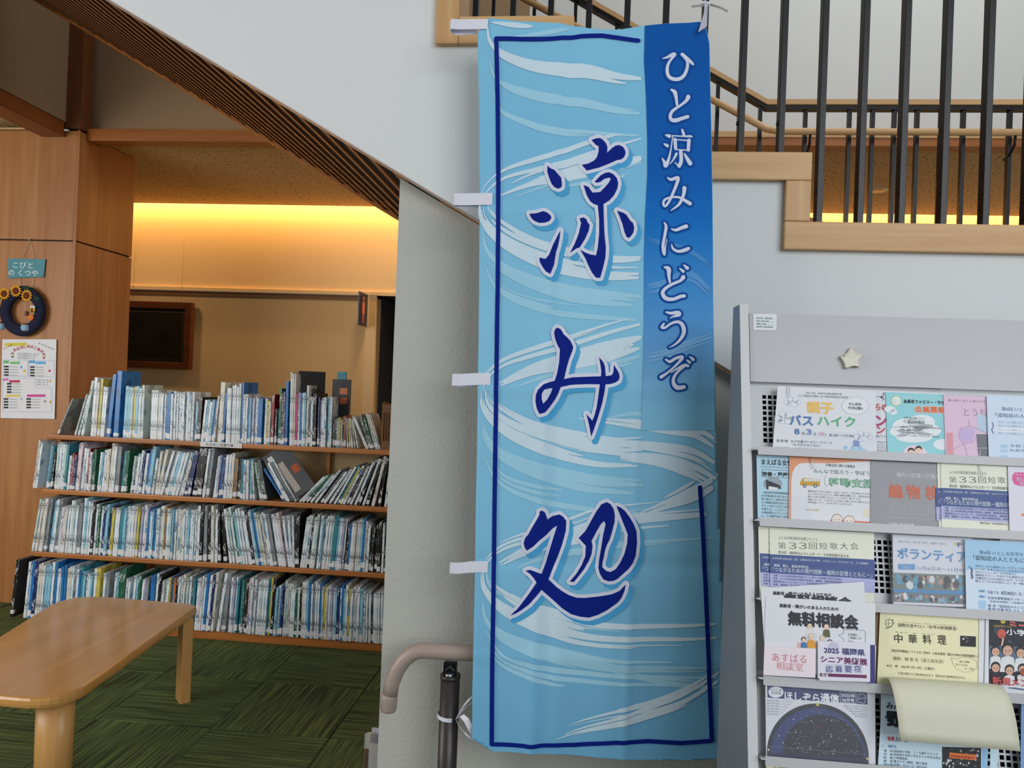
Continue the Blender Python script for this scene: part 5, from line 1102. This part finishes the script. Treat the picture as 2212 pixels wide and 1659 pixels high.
def tanka(quad, x0, y0, w_, lab, off, hid=False):
    f = Flyer(quad, CRM, lab, off); k = w_/228.; X = lambda v: x0+v*k; Y = lambda v: y0+v*k
    f.P([(X(1), Y(58)), (X(229), Y(70)), (X(229), Y(112)), (X(2), Y(99))], ink(66, 88, 146)); f.P([(X(2), Y(99)), (X(229), Y(112)), (X(229), Y(142)), (X(3), Y(129))], ink(178, 182, 222))
    f.T('ふくおか県芸術文化祭２０２５', X(20), Y(25.5), X(104), 7, ink(70, 74, 80), -.005)
    for i, ch in enumerate('第３３回短歌大会'): f.T(ch, X(20+i*22.3), Y(46+i*.2), X(37+i*22.3), 14*k, ink(58, 62, 70), -.012)
    f.T('第25回　福岡県ねんりんスポーツ・文化祭短歌交流大会', X(20), Y(57), X(172), 6.6, ink(60, 64, 70), .0)
    f.T('○2025年10月26日（日）12時30分から17時　○クローバープラザホール　○入場無料', X(7), Y(69), X(214), 5, WH, .0, .0006)
    f.T('講演　歌人　黒瀬珂瀾先生', X(11), Y(85), X(86), 6, WH, .01, .0006); f.T('「つながるための現代短歌－福岡の記憶とともに－」', X(8), Y(96), X(222), 10.5, WH, .0, .0006)
    for i, t in enumerate(('主催　ふくおか県芸術文化祭２０２５第３３回短歌大会実行委員会', '共催　ふくおか県芸術文化祭実行委員会、福岡県、福岡県教育委員会', '　　　福岡県ねんりんスポーツ・文化祭実行委員会、福岡県立', '後援　福岡市、北九州市、春日市、春日市教育委員会、福岡文')): f.T(t, X(9), Y(106+i*6.4), X(158), 4.6, ink(70, 74, 120), 0, .0006)
    f.T('優秀作品は「第33回短歌大会」会場にて講評・表彰', X(90), Y(141), X(200), 5, ink(80, 84, 90), 0, .0006) if not hid else None
    f.done(); return f
tanka([(2024, 997), (2100, 1001), (2100, 1148), (2028, 1146)], 2020, 996, 228, 'cream poetry meeting flyer peeping out behind its twin, second tier', .0085, True)
tanka([(2032, 999), (2180, 1007), (2182, 1156), (2034, 1149)], 2032, 999, 215, 'cream and navy poetry meeting flyer with a paper clip, second tier', .010)
clip(2112, 1002, 1.9, 10, .0125, 'wire paper clip on the cream poetry flyer of the second tier')
f = Flyer([(2177, 1007), (2330, 1014), (2330, 1164), (2181, 1157)], mat('lilac white flyer', (224, 222, 234), .5), 'pale flyer with a pink speech bubble at the right end of the second tier', .013)
f.P([(2186, 1035), (2187, 1026), (2193, 1020), (2250, 1022), (2250, 1052), (2203, 1050), (2191, 1046)], ink(222, 96, 160)); f.T('もっと気軽に', 2193, 1027, 2240, 5, WH, 0, .0006); f.T('周りの', 2196, 1040, 2216, 9, WH, .0, .0006); f.T('応援', 2203, 1049, 2222, 9, WH, .0, .0006); f.D(2210, 1112, 4, 3, ink(220, 150, 90)); f.done()
# tier 3
tanka([(1638, 1137), (1700, 1140), (1700, 1302), (1641, 1298)], 1640, 1137, 228, 'cream poetry flyer mostly hidden behind its twin, left end of third tier', .001, True)
tanka([(1662, 1139), (1888, 1151), (1888, 1306), (1664, 1297)], 1661, 1139, 228, 'cream and navy poetry meeting flyer fully visible in the third tier', .0035)
f = Flyer([(1928, 1154), (2100, 1162), (2100, 1312), (1930, 1305)], W, 'white volunteer week flyer with blue katakana and a photo strip, third tier', .002)
BL2 = ink(84, 150, 206)
f.T('人をつなぐ。まちをつなぐ。未来へつなぐ。', 1940, 1172, 2044, 5, GRY, 0); f.T('ボランティア', 1939, 1207, 2090, 24, BL2, .025); f.R(1940, 1218, 1976, 1230, ink(86, 150, 210), .0003, .02); f.T('ボランティア', 1944, 1223, 1971, 4, WH, 0, .0006); f.T('活動紹介', 1950, 1228, 1968, 4, WH, 0, .0006); f.T('11月6日㊍〜11月9日', 1981, 1231, 2088, 9, ink(96, 126, 166), -.005)
rn = random.Random(5)
def photo(f, x0, y0, x1, y1, cols, n, sk=.035, dark=(60, 70, 80), rmin=3, rmax=9):
    f.R(x0, y0, x1, y1, ink(*dark), .0003, sk)
    for _ in range(n):
        r = rn.uniform(rmin, rmax); x = rn.uniform(x0+r, x1-r); y = rn.uniform(y0+r, y1-r*.9)+(x-x0)*sk
        f.D(x, y, r*.8, r, ink(*rn.choice(cols)), .0004+rn.random()*.0003, 10)
photo(f, 1930, 1237, 2086, 1272, [(60, 130, 160), (90, 160, 186), (70, 76, 84), (220, 226, 228), (190, 150, 130), (120, 130, 120), (40, 44, 52)], 60, .035, (120, 128, 120))
f.R(1930, 1272, 2086, 1279, ink(60, 140, 200), .0009, .035); photo(f, 1930, 1279, 2086, 1300, [(60, 150, 170), (200, 140, 110), (110, 110, 116), (150, 180, 200), (230, 230, 230), (80, 60, 50)], 50, .035, (110, 118, 120), 2.5, 6)
f.R(2062, 1172, 2068, 1178, ink(230, 190, 80)); f.T('F', 2069, 1181, 2078, 9, ink(50, 100, 150), .04); f.done()
f = Flyer([(2160, 1164), (2330, 1171), (2330, 1330), (2165, 1320)], W, 'white sheet behind the pale blue lecture flyer, right end of third tier', .004); f.done()
f = Flyer([(2084, 1165), (2300, 1176), (2302, 1330), (2087, 1318)], mat('pale blue lecture flyer', (214, 228, 244), .5), 'pale blue dementia lecture flyer with a sea-horse mark, third tier', .0085)
f.P([(2084, 1165), (2300, 1176), (2300, 1236), (2180, 1240), (2120, 1228), (2085, 1232)], ink(168, 208, 238), .00015)
f.T('第6回 いとしま在宅ホスピス', 2116, 1197, 2240, 8.5, BLU, 0); f.T('「認知症の人とともに暮', 2103, 1210, 2226, 11, ink(44, 56, 90), .005)
for i, t in enumerate(('　年をとったり病気になったりしても住み慣れ', 'いいか？を考えるいとしま在宅ホスピス市民', '大きくいうこと」がテーマになりました。', '　福岡市でユニークなケアを実践する特養より', '村瀬孝生さんをお招きします。ケアの現場のお', '教えてくれる大切なこと」を一緒に聴いて')): f.T(t, 2107, 1225+i*6.5, 2235 if i != 2 else 2195, 5.2, ink(84, 98, 130), 0, .0006)
f.L([(2094, 1222), (2094, 1227)], 1, INK, .0006); f.L([(2097, 1226), (2100, 1232), (2098, 1240), (2101, 1246), (2098, 1250)], 3.4, ink(90, 100, 140), .0006)
for y, h_ in ((1273, 6), (1285, 6), (1297, 18)): f.R(2114, y, 2129, y+h_, ink(168, 208, 238), .0003); 
f.T('日時', 2116, 1279, 2126, 4.4, BLU, 0, .0006); f.T('場所', 2116, 1291, 2126, 4.4, BLU, 0, .0006)
f.T('令和７年', 2133, 1283, 2158, 7.5, BLU, 0); f.T('8月30日', 2163, 1285, 2190, 8.5, ink(44, 56, 90), .01); f.T('（土）', 2193, 1286, 2215, 7.5, BLU, 0)
f.T('糸島市健康福祉センターふれあい', 2134, 1294, 2236, 6, BLU, 0); f.T('糸島市志摩初７ ※志摩中央公園前', 2138, 1301, 2236, 4.6, BLU, 0); f.T('講 演「認知症の人とともに暮', 2134, 1311, 2236, 6, BLU, 0); f.T('講 師 村瀬 孝生 さん（いとし）', 2134, 1318, 2236, 6, BLU, 0); f.done()
# tier 4
f = Flyer([(1643, 1270), (1866, 1257), (1875, 1400), (1652, 1410)], W, 'white free-advice flyer, slightly tilted, behind its twin in the fourth tier', .0190)
f.T('高齢者・障がいのある人のための', 1670, 1285, 1796, 8, INK, .025, ang=.03); f.T('無料相談会', 1694, 1304, 1840, 22, INK, .06, ang=.0); f.done()
f = Flyer([(1654, 1289), (1891, 1303), (1890, 1462), (1650, 1452)], W, 'white free-advice flyer with bold black heading and a family drawing, fourth tier', .0205)
f.T('高齢者・障がいのある人のための', 1684, 1312, 1811, 8.4, INK, .025, ang=-.0); f.T('無料相談会', 1703, 1350, 1854, 30, INK, .055)
def person(f, x, y, s_, hair, top, skin=(240, 210, 186), l=.0005):
    f.P([(x-9*s_, y+26*s_), (x-7*s_, y+10*s_), (x, y+7*s_), (x+7*s_, y+10*s_), (x+9*s_, y+26*s_)], ink(*top), l); f.D(x, y, 7*s_, 7.4*s_, ink(*hair), l+.0002); f.D(x, y+2*s_, 5.6*s_, 6*s_, ink(*skin), l+.0004); f.D(x-2*s_, y+2*s_, .6*s_, .7*s_, INK, l+.0006); f.D(x+2*s_, y+2*s_, .6*s_, .7*s_, INK, l+.0006)
f.R(1722, 1388, 1795, 1399, ink(222, 180, 176), .0003); person(f, 1749, 1351, .95, (40, 36, 44), (232, 226, 224)); person(f, 1785, 1352, .95, (50, 46, 44), (96, 94, 60)); person(f, 1736, 1381, .75, (36, 44, 70), (60, 120, 180), l=.0012); person(f, 1752, 1374, 1., (210, 206, 200), (226, 160, 50), l=.0014); person(f, 1776, 1378, .8, (206, 200, 190), (90, 150, 90), l=.0012); person(f, 1792, 1386, .7, (50, 60, 110), (90, 150, 90), l=.0012)
f.L([(1822, 1360), (1866, 1362), (1869, 1366), (1869, 1390)], .8, ink(80, 90, 150)); f.L([(1822, 1360), (1822, 1368), (1811, 1372), (1822, 1380), (1822, 1386)], .8, ink(80, 90, 150))
f.T('お気軽に', 1832, 1373, 1853, 5.5, INK, 0); f.T('ご相談くだ', 1832, 1380, 1861, 5.5, INK, 0); f.T('さい。', 1832, 1387, 1844, 5, INK, 0); f.done()
f = Flyer([(1651, 1395), (1762, 1401), (1761, 1464), (1649, 1458)], mat('pale pink card', (236, 224, 230), .5), 'pale pink consultation-room card with red letters in the fourth tier', .0245)
f.T('あすばる', 1668, 1428, 1742, 18, ink(206, 96, 110), -.008); f.T('相談室', 1677, 1446, 1735, 17, ink(206, 96, 110), -.01); f.done()
f = Flyer([(1766, 1384), (1891, 1394), (1889, 1472), (1766, 1465)], W, 'white senior art show booklet with purple lettering, fourth tier', .0245, th=.003, name='booklet', cat='booklet')
f.R(1770, 1385, 1879, 1470, ink(228, 226, 238), .00015, .03); f.D(1800, 1399, 12, 12, ink(200, 198, 222), .0003)
f.T('2025 福岡県', 1780, 1411, 1868, 14, ink(40, 44, 110), .02, .0006); f.T('シニア美術展', 1773, 1431, 1873, 15, ink(110, 30, 100), .025, .0006)
for i, ch in enumerate('応募要項'): f.R(1783+i*20.5, 1435, 1800+i*20.5, 1453, ink(198, 200, 224), .0004, .02); f.T(ch, 1784+i*20.5, 1452, 1799+i*20.5, 14, ink(56, 58, 124), .005, .0007)
f.R(1771, 1454, 1872, 1461, ink(110, 36, 84), .0004, .04); f.T('趣旨', 1775, 1460.5, 1789, 5.5, WH, .02, .0007); f.R(1880, 1393, 1890, 1476, ink(50, 48, 122), .0005, .03); f.TV('ふくおか県芸術文化祭', 1881.5, 1398, 1464, 7, WH, .0); f.done()
f = Flyer([(1893, 1316), (2010, 1322), (2010, 1480), (1890, 1478)], mat('brown envelope', (184, 150, 112), .7), 'brown envelope edge behind the yellow cookery flyer', .002, name='envelope', cat='envelope')
f = Flyer([(2023, 1316), (2130, 1323), (2128, 1500), (2023, 1492)], W, 'white sheet behind the yellow cookery flyer, right part of fourth tier', .004)
YEL = mat('pale yellow flyer', (238, 234, 190), .5)
f = Flyer([(1901, 1318), (2116, 1331), (2113, 1495), (1894, 1478)], YEL, 'pale yellow Chinese cookery class flyer with a small dark flag', .0075)
DK = ink(70, 68, 48)
f.L([(1914, 1340), (1920, 1337), (1927, 1340), (1929, 1347), (1925, 1354), (1917, 1356), (1913, 1350), (1914, 1340)], 1, DK); f.L([(1920, 1337), (1919, 1355)], .7, DK); f.L([(1914, 1348), (1928, 1345)], .7, DK); f.L([(1912, 1357), (1918, 1357), (1927, 1351), (1932, 1344)], 1.2, DK); f.D(1928, 1340, 1.8, 1.8, INK)
f.T('こくさいこうりゅう　せかい　りょうりきょうしつ', 1942, 1345, 2064, 2.6, DK, 0); f.T('国際交流サロン −世界の料理教室−', 1940, 1354, 2070, 8, DK, .012)
for i, (ch, x) in enumerate(zip('中華料理', (1932, 1963, 1994, 2026))): f.T(ch, x, 1388+i*1.1, x+18, 19, DK, .015)
f.T('ちゅう　か　りょう　り', 1934, 1367, 2036, 3, DK, 0)
f.R(2074, 1373, 2108, 1396, ink(26, 22, 30), .0003, .05); f.D(2081, 1380, 2.4, 2.4, WH, .0005, 5)
for x, y in ((2087, 1376), (2090, 1379), (2090, 1384), (2087, 1387)): f.D(x, y, .9, .9, WH, .0005, 6)
f.T('西紅柿炒鶏蛋(トマトたまご炒め）と肉末蒸蛋（豚ひき肉の中華茶碗蒸し）', 1926, 1409, 2112, 7, DK, .01); f.T('講師：韓 俊 氏（浙江省出身）', 1929, 1426, 2038, 8.5, ink(130, 124, 96), .005)
f.T('★日　時　2025年 7月 19日（土曜日）', 1915, 1441, 2018, 6.5, DK, .005); f.T('午前10時から午後2時30分まで（受付は午前9時30分から）', 1940, 1457, 2083, 6, DK, .0)
f.L([(2054, 1420), (2066, 1424), (2078, 1419), (2096, 1421), (2110, 1428), (2111, 1442), (2100, 1451), (2082, 1452), (2064, 1444), (2058, 1432), (2054, 1420)], .7, ink(150, 144, 110)); f.T('韓さん特製', 2073, 1431, 2094, 4.4, DK, 0); f.T('オリジナル', 2065, 1438, 2090, 5, DK, 0); f.T('スープ付', 2083, 1447, 2103, 5.4, DK, 0); f.done()
f = Flyer([(2115, 1320), (2180, 1324), (2180, 1500), (2113, 1495)], W, 'white folded sheet between the cookery flyer and the basketball flyer', .009); 
f = Flyer([(2130, 1319), (2330, 1330), (2330, 1508), (2126, 1494)], W, 'basketball club flyer with a photo of young players in white', .0115)
photo(f, 2136, 1323, 2300, 1474, [(40, 44, 56), (60, 66, 78), (90, 98, 112)], 12, .03, (30, 34, 46), 6, 14)
f.R(2136, 1395, 2300, 1440, ink(90, 110, 134), .0006, .03)
for x, y, s_, tp in ((2150, 1405, 1.5, (226, 226, 228)), (2176, 1402, 1.9, (226, 228, 230)), (2204, 1408, 1.6, (226, 228, 230)), (2150, 1440, 1.5, (30, 32, 44)), (2180, 1446, 1.5, (226, 228, 230)), (2208, 1444, 1.5, (220, 224, 226))): person(f, x, y, s_, (34, 26, 26), tp, (214, 170, 146), l=.0009)
f.L([(2163, 1395), (2166, 1380), (2163, 1372)], 4, ink(220, 180, 160), .0012); f.D(2163, 1369, 9.5, 10, ink(206, 90, 76), .0012); f.D(2166, 1341, 5.5, 6, ink(226, 190, 60), .0012); f.T('BASKETBALL CLUB', 2146, 1353, 2185, 3, ink(226, 190, 60), .01, .0012); f.T('ミニバ', 2180, 1352, 2240, 16, ink(226, 110, 110), .05, .0014); f.T('小学生', 2173, 1371, 2240, 13, WH, .03, .0014)
f.D(2210, 1452, 8, 8.5, ink(160, 80, 60), .0026); f.T('新規メン', 2143, 1478, 2222, 17, ink(214, 84, 84), .02, .0028); f.L([(2178, 1485), (2230, 1492)], 3, ink(60, 84, 130), .0006); f.done()
# tier 5
f = Flyer([(1653, 1466), (1890, 1486), (1891, 1658), (1655, 1648)], W, 'white star-chart bulletin with a dark blue half-circle sky map', .005)
NV = ink(38, 50, 108)
f.P([(1657, 1481), (1873, 1495), (1874, 1522), (1658, 1507)], NV); f.D(1676, 1495, 16.3, 12.3, WH, .0004, 28); f.T('いとしま', 1664, 1492, 1688, 5, INK, 0, .0007); f.T('天文台', 1666, 1499, 1687, 6, INK, .01, .0007)
f.T('ほしぞら', 1695, 1512, 1770, 18, WH, .03, .0006); f.T('通信', 1773, 1515, 1812, 18, WH, .04, .0006)
f.L([(1814, 1493), (1849, 1496), (1849, 1519), (1815, 1517), (1814, 1493)], .8, WH, .0006); f.T('2025年', 1817, 1505, 1847, 8, WH, .02, .0006); f.T('06月号', 1819, 1515.5, 1845, 8, WH, .02, .0006)
f.L([(1853, 1508), (1856, 1498), (1868, 1501), (1871, 1507), (1858, 1509), (1853, 1508), (1853, 1517), (1868, 1519), (1868, 1508)], .8, WH, .0006)
for i in range(6): f.T('●北極星空観望「ことざのベガ」'[:14-i], 1657.5, 1514+i*5.4+.5*i, 1712-i*5, 3.4, GRY, -.01)
for i in range(5): f.T('福岡では21時ごろの空'[:11-max(0, i-1)], 1822+i*6, 1526+i*5.6, 1873, 3.4, GRY, -.01)
def half(cx_, cy_, r, m, l, wob=0):
    P = [(cx_-r, cy_-3)]
    for i in range(49):
        t = math.pi*(1-i/48); rr = r*(1+wob*(rn.random()-.5)); P.append((cx_+rr*math.cos(t), cy_-rr*1.02*math.sin(t)+rr*math.cos(t)*.05))
    f.P(P, m, l)
half(1766.5, 1632, 110, ink(14, 16, 26), .0003); half(1767, 1634, 103, ink(38, 52, 112), .00045, .02); half(1778, 1634, 88, ink(12, 16, 38), .0006, .02)
f.P([(1657, 1626), (1876, 1638), (1876, 1655), (1657, 1646)], ink(24, 34, 72), .0005)
for _ in range(85):
    t = rn.uniform(.15, 2.98); r = 98*math.sqrt(rn.random()); sz = rn.choice([.5, .5, .6, .8, 1.3]); f.D(1767+r*math.cos(t), 1634-r*math.sin(t)+r*math.cos(t)*.05, sz, sz, WH, .0008, 6)
for a in ([(1767, 1614), (1772, 1607), (1781, 1603), (1788, 1606), (1793, 1600), (1789, 1595)], [(1720, 1598), (1728, 1592), (1741, 1590), (1752, 1598)], [(1854, 1587), (1848, 1628)], [(1707, 1612), (1716, 1626)], [(1757, 1585), (1765, 1568)], [(1728, 1545), (1730, 1560)]): f.L(a, .35, ink(150, 160, 190), .0008)
for t, x, y in (('りゅう', 1750, 1538), ('かんむり', 1731, 1561), ('おおぐま', 1776, 1600), ('こと', 1777, 1558), ('うしかい', 1809, 1553), ('はくちょう', 1699, 1583), ('しし', 1810, 1583), ('いて', 1735, 1626), ('おとめ', 1780, 1628), ('からす', 1845, 1590)): f.T(t, x, y, x+3.3*len(t), 2.8, ink(190, 196, 214), -.01, .0008)
f.T('ベガ', 1762, 1570, 1770, 3, ink(210, 70, 70), 0, .0008); f.R(1763, 1519, 1769, 1525, ink(206, 190, 70), .0008, 0); f.R(1658, 1617, 1662, 1622, ink(200, 200, 150), .0008, 0); f.R(1871, 1636, 1876, 1641, ink(206, 190, 70), .0008, 0); f.L([(1659, 1612), (1875, 1630)], .4, ink(150, 160, 190), .0008); f.done()
LB = mat('sky blue flyer', (200, 224, 240), .5)
f = Flyer([(1903, 1486), (2060, 1497), (2060, 1600), (1902, 1590)], W, 'white sheet behind the light blue baseball flyer in the fifth tier', .003); 
f = Flyer([(1906, 1500), (2122, 1514), (2120, 1672), (1896, 1658)], LB, 'light blue schoolyard team recruiting flyer, partly under the curled yellow sheet', .0055)
f.T('みんなの', 1915, 1531, 1975, 15, INK, .02); f.D(1923, 1549, 12, 6, ink(60, 120, 150)); f.T('野球', 1917, 1568, 1975, 33, INK, .055, .0006); f.T('毎週', 1917, 1600, 1932, 10, ink(190, 50, 60), .02); f.T('土曜日', 1933, 1601, 1960, 10, INK, .02)
f.D(1907, 1611, 2.6, 2.6, ink(80, 130, 180)); f.D(1907, 1611, 2., 2., ink(206, 226, 240), .0004); f.T('体験会', 1918, 1615, 1937, 7, ink(60, 110, 170), .01)
for i, (a, t) in enumerate((('場　所', '前原南小学校　プール側グラウンド'), ('対　象', '前原南小学校１年生から５年生の男女'), ('時　間', '２時間程度'), ('服　装', '動きやすい服装・帽子着用'), ('持ち物', '水筒・グローブ（あれば）'))): f.T(a+'：', 1909, 1624+i*7.3, 1931, 5.6, INK, 0); f.T(t, 1931, 1625+i*7.3, 1931+len(t)*5.9, 5.8, INK, 0)
photo(f, 2035, 1613, 2119, 1660, [(210, 214, 220), (150, 156, 166), (60, 64, 72), (30, 34, 40)], 60, .03, (24, 28, 30), 2, 4); f.P([(2050, 1625), (2108, 1630), (2108, 1642), (2050, 1637)], ink(226, 120, 50), .0012); f.T('野球部員募集中！', 2053, 1636, 2105, 6, ink(150, 40, 30), .01, .0015); f.done()
f = Flyer([(2119, 1560), (2136, 1561), (2132, 1675), (2115, 1674)], mat('mid blue sheet', (150, 196, 232), .5), 'narrow mid blue sheet right of the baseball flyer, fifth tier', .004)
f = Flyer([(2140, 1560), (2158, 1561), (2154, 1676), (2138, 1675)], LB, 'narrow light blue sheet next to the perforated panel, fifth tier', .0045)
f = Flyer([(2206, 1500), (2330, 1506), (2330, 1680), (2204, 1675)], mat('blue edged sheet', (120, 160, 210), .5), 'blue sheet at the far right end of the fifth tier', .0045)
# tier 6
f = Flyer([(1655, 1645), (1895, 1660), (1895, 1780), (1655, 1775)], YEL, 'yellow sheet at the left end of the sixth tier', .004)
f.T('令和７年度糸島市健康づくり講座のお知らせ', 1670, 1658, 1745, 4.5, INK, .0); f.done()
# curled yellow sheet
NC, NR = 14, 12
vs = []; 
for j in range(NR+1):
    v = j/NR
    for i in range(NC+1):
        u = i/NC
        # spine of the curl in pixels for the left and the right edge
        lx, ly = ((1-v)**2*1914+2*v*(1-v)*1930+v*v*1945), ((1-v)**2*1463+2*v*(1-v)*1462+v*v*1600)
        rx_, ry_ = ((1-v)**2*2150+2*v*(1-v)*2190+v*v*2204), ((1-v)**2*1478+2*v*(1-v)*1478+v*v*1623)
        off = .016+.052*math.sin(min(1, v*1.25)*math.pi*.5)*(1-.15*v)
        vs.append(rk(lx+(rx_-lx)*u, ly+(ry_-ly)*u, off))
fs = [(j*(NC+1)+i, j*(NC+1)+i+1, (j+1)*(NC+1)+i+1, (j+1)*(NC+1)+i) for j in range(NR) for i in range(NC)]
cu = mesh('flyer', vs, fs, mat('back of pale yellow paper', (216, 216, 192), .6, var=.03), None, smooth=True); tag(cu, 'pale yellow sheet curling forward, blank back showing, over the fifth tier', 'flyer')
md = cu.modifiers.new('thickness', 'SOLIDIFY'); md.thickness = .0004
# clear sleeves and pockets
M_clear = clear('clear acrylic', (252, 253, 254), .90, .08); M_sleeve = clear('clear film sleeve', (252, 252, 254), .91, .14)
def sleeve(quad, off, lab, m=M_sleeve):
    o = mesh('clear_sleeve', [rk(x, y, off) for x, y in quad], [tuple(range(len(quad)))[::-1]], m); tag(o, lab, 'sleeve'); return o
sleeve([(2033, 838), (2330, 850), (2335, 1004), (2040, 996)], .0073, 'clear folder round the pink mosaic flyer, top tier')
sleeve([(1880, 983), (2108, 992), (2112, 1003), (2030, 1000), (2028, 1150), (1878, 1143)][:1]+[(2033, 990), (2031, 1150), (1879, 1143)], .0079, 'glossy clear sleeve over the grey knitting flyer')
sleeve([(1925, 1148), (2162, 1160), (2164, 1318), (1926, 1306)], .0070, 'clear folder round the volunteer week flyer')
sleeve([(1652, 1463), (1886, 1478), (1893, 1486), (1893, 1660), (1655, 1650)][:2]+[(1893, 1660), (1655, 1650)], .0065, 'clear folder round the star-chart bulletin')
for i, (xa, xb, t) in enumerate(((1732, 1890, 928), (1745, 1880, 0), )):
    if t: sleeve([(xa, t), (xb, t+6), (xb, 988), (xa-2, 980)], .0095, 'low clear acrylic pocket in front of the bus hike flyer', M_clear)
sleeve([(1669, 1068), (1745, 1071), (1764, 1140), (1672, 1135)], .0085, 'small clear acrylic pocket at the foot of the mobility support flyer', M_clear)
sleeve([(1650, 1458), (1890, 1474), (1890, 1484), (1650, 1468)], .0215, 'thin clear strip along the ledge under the senior art booklet', M_clear)
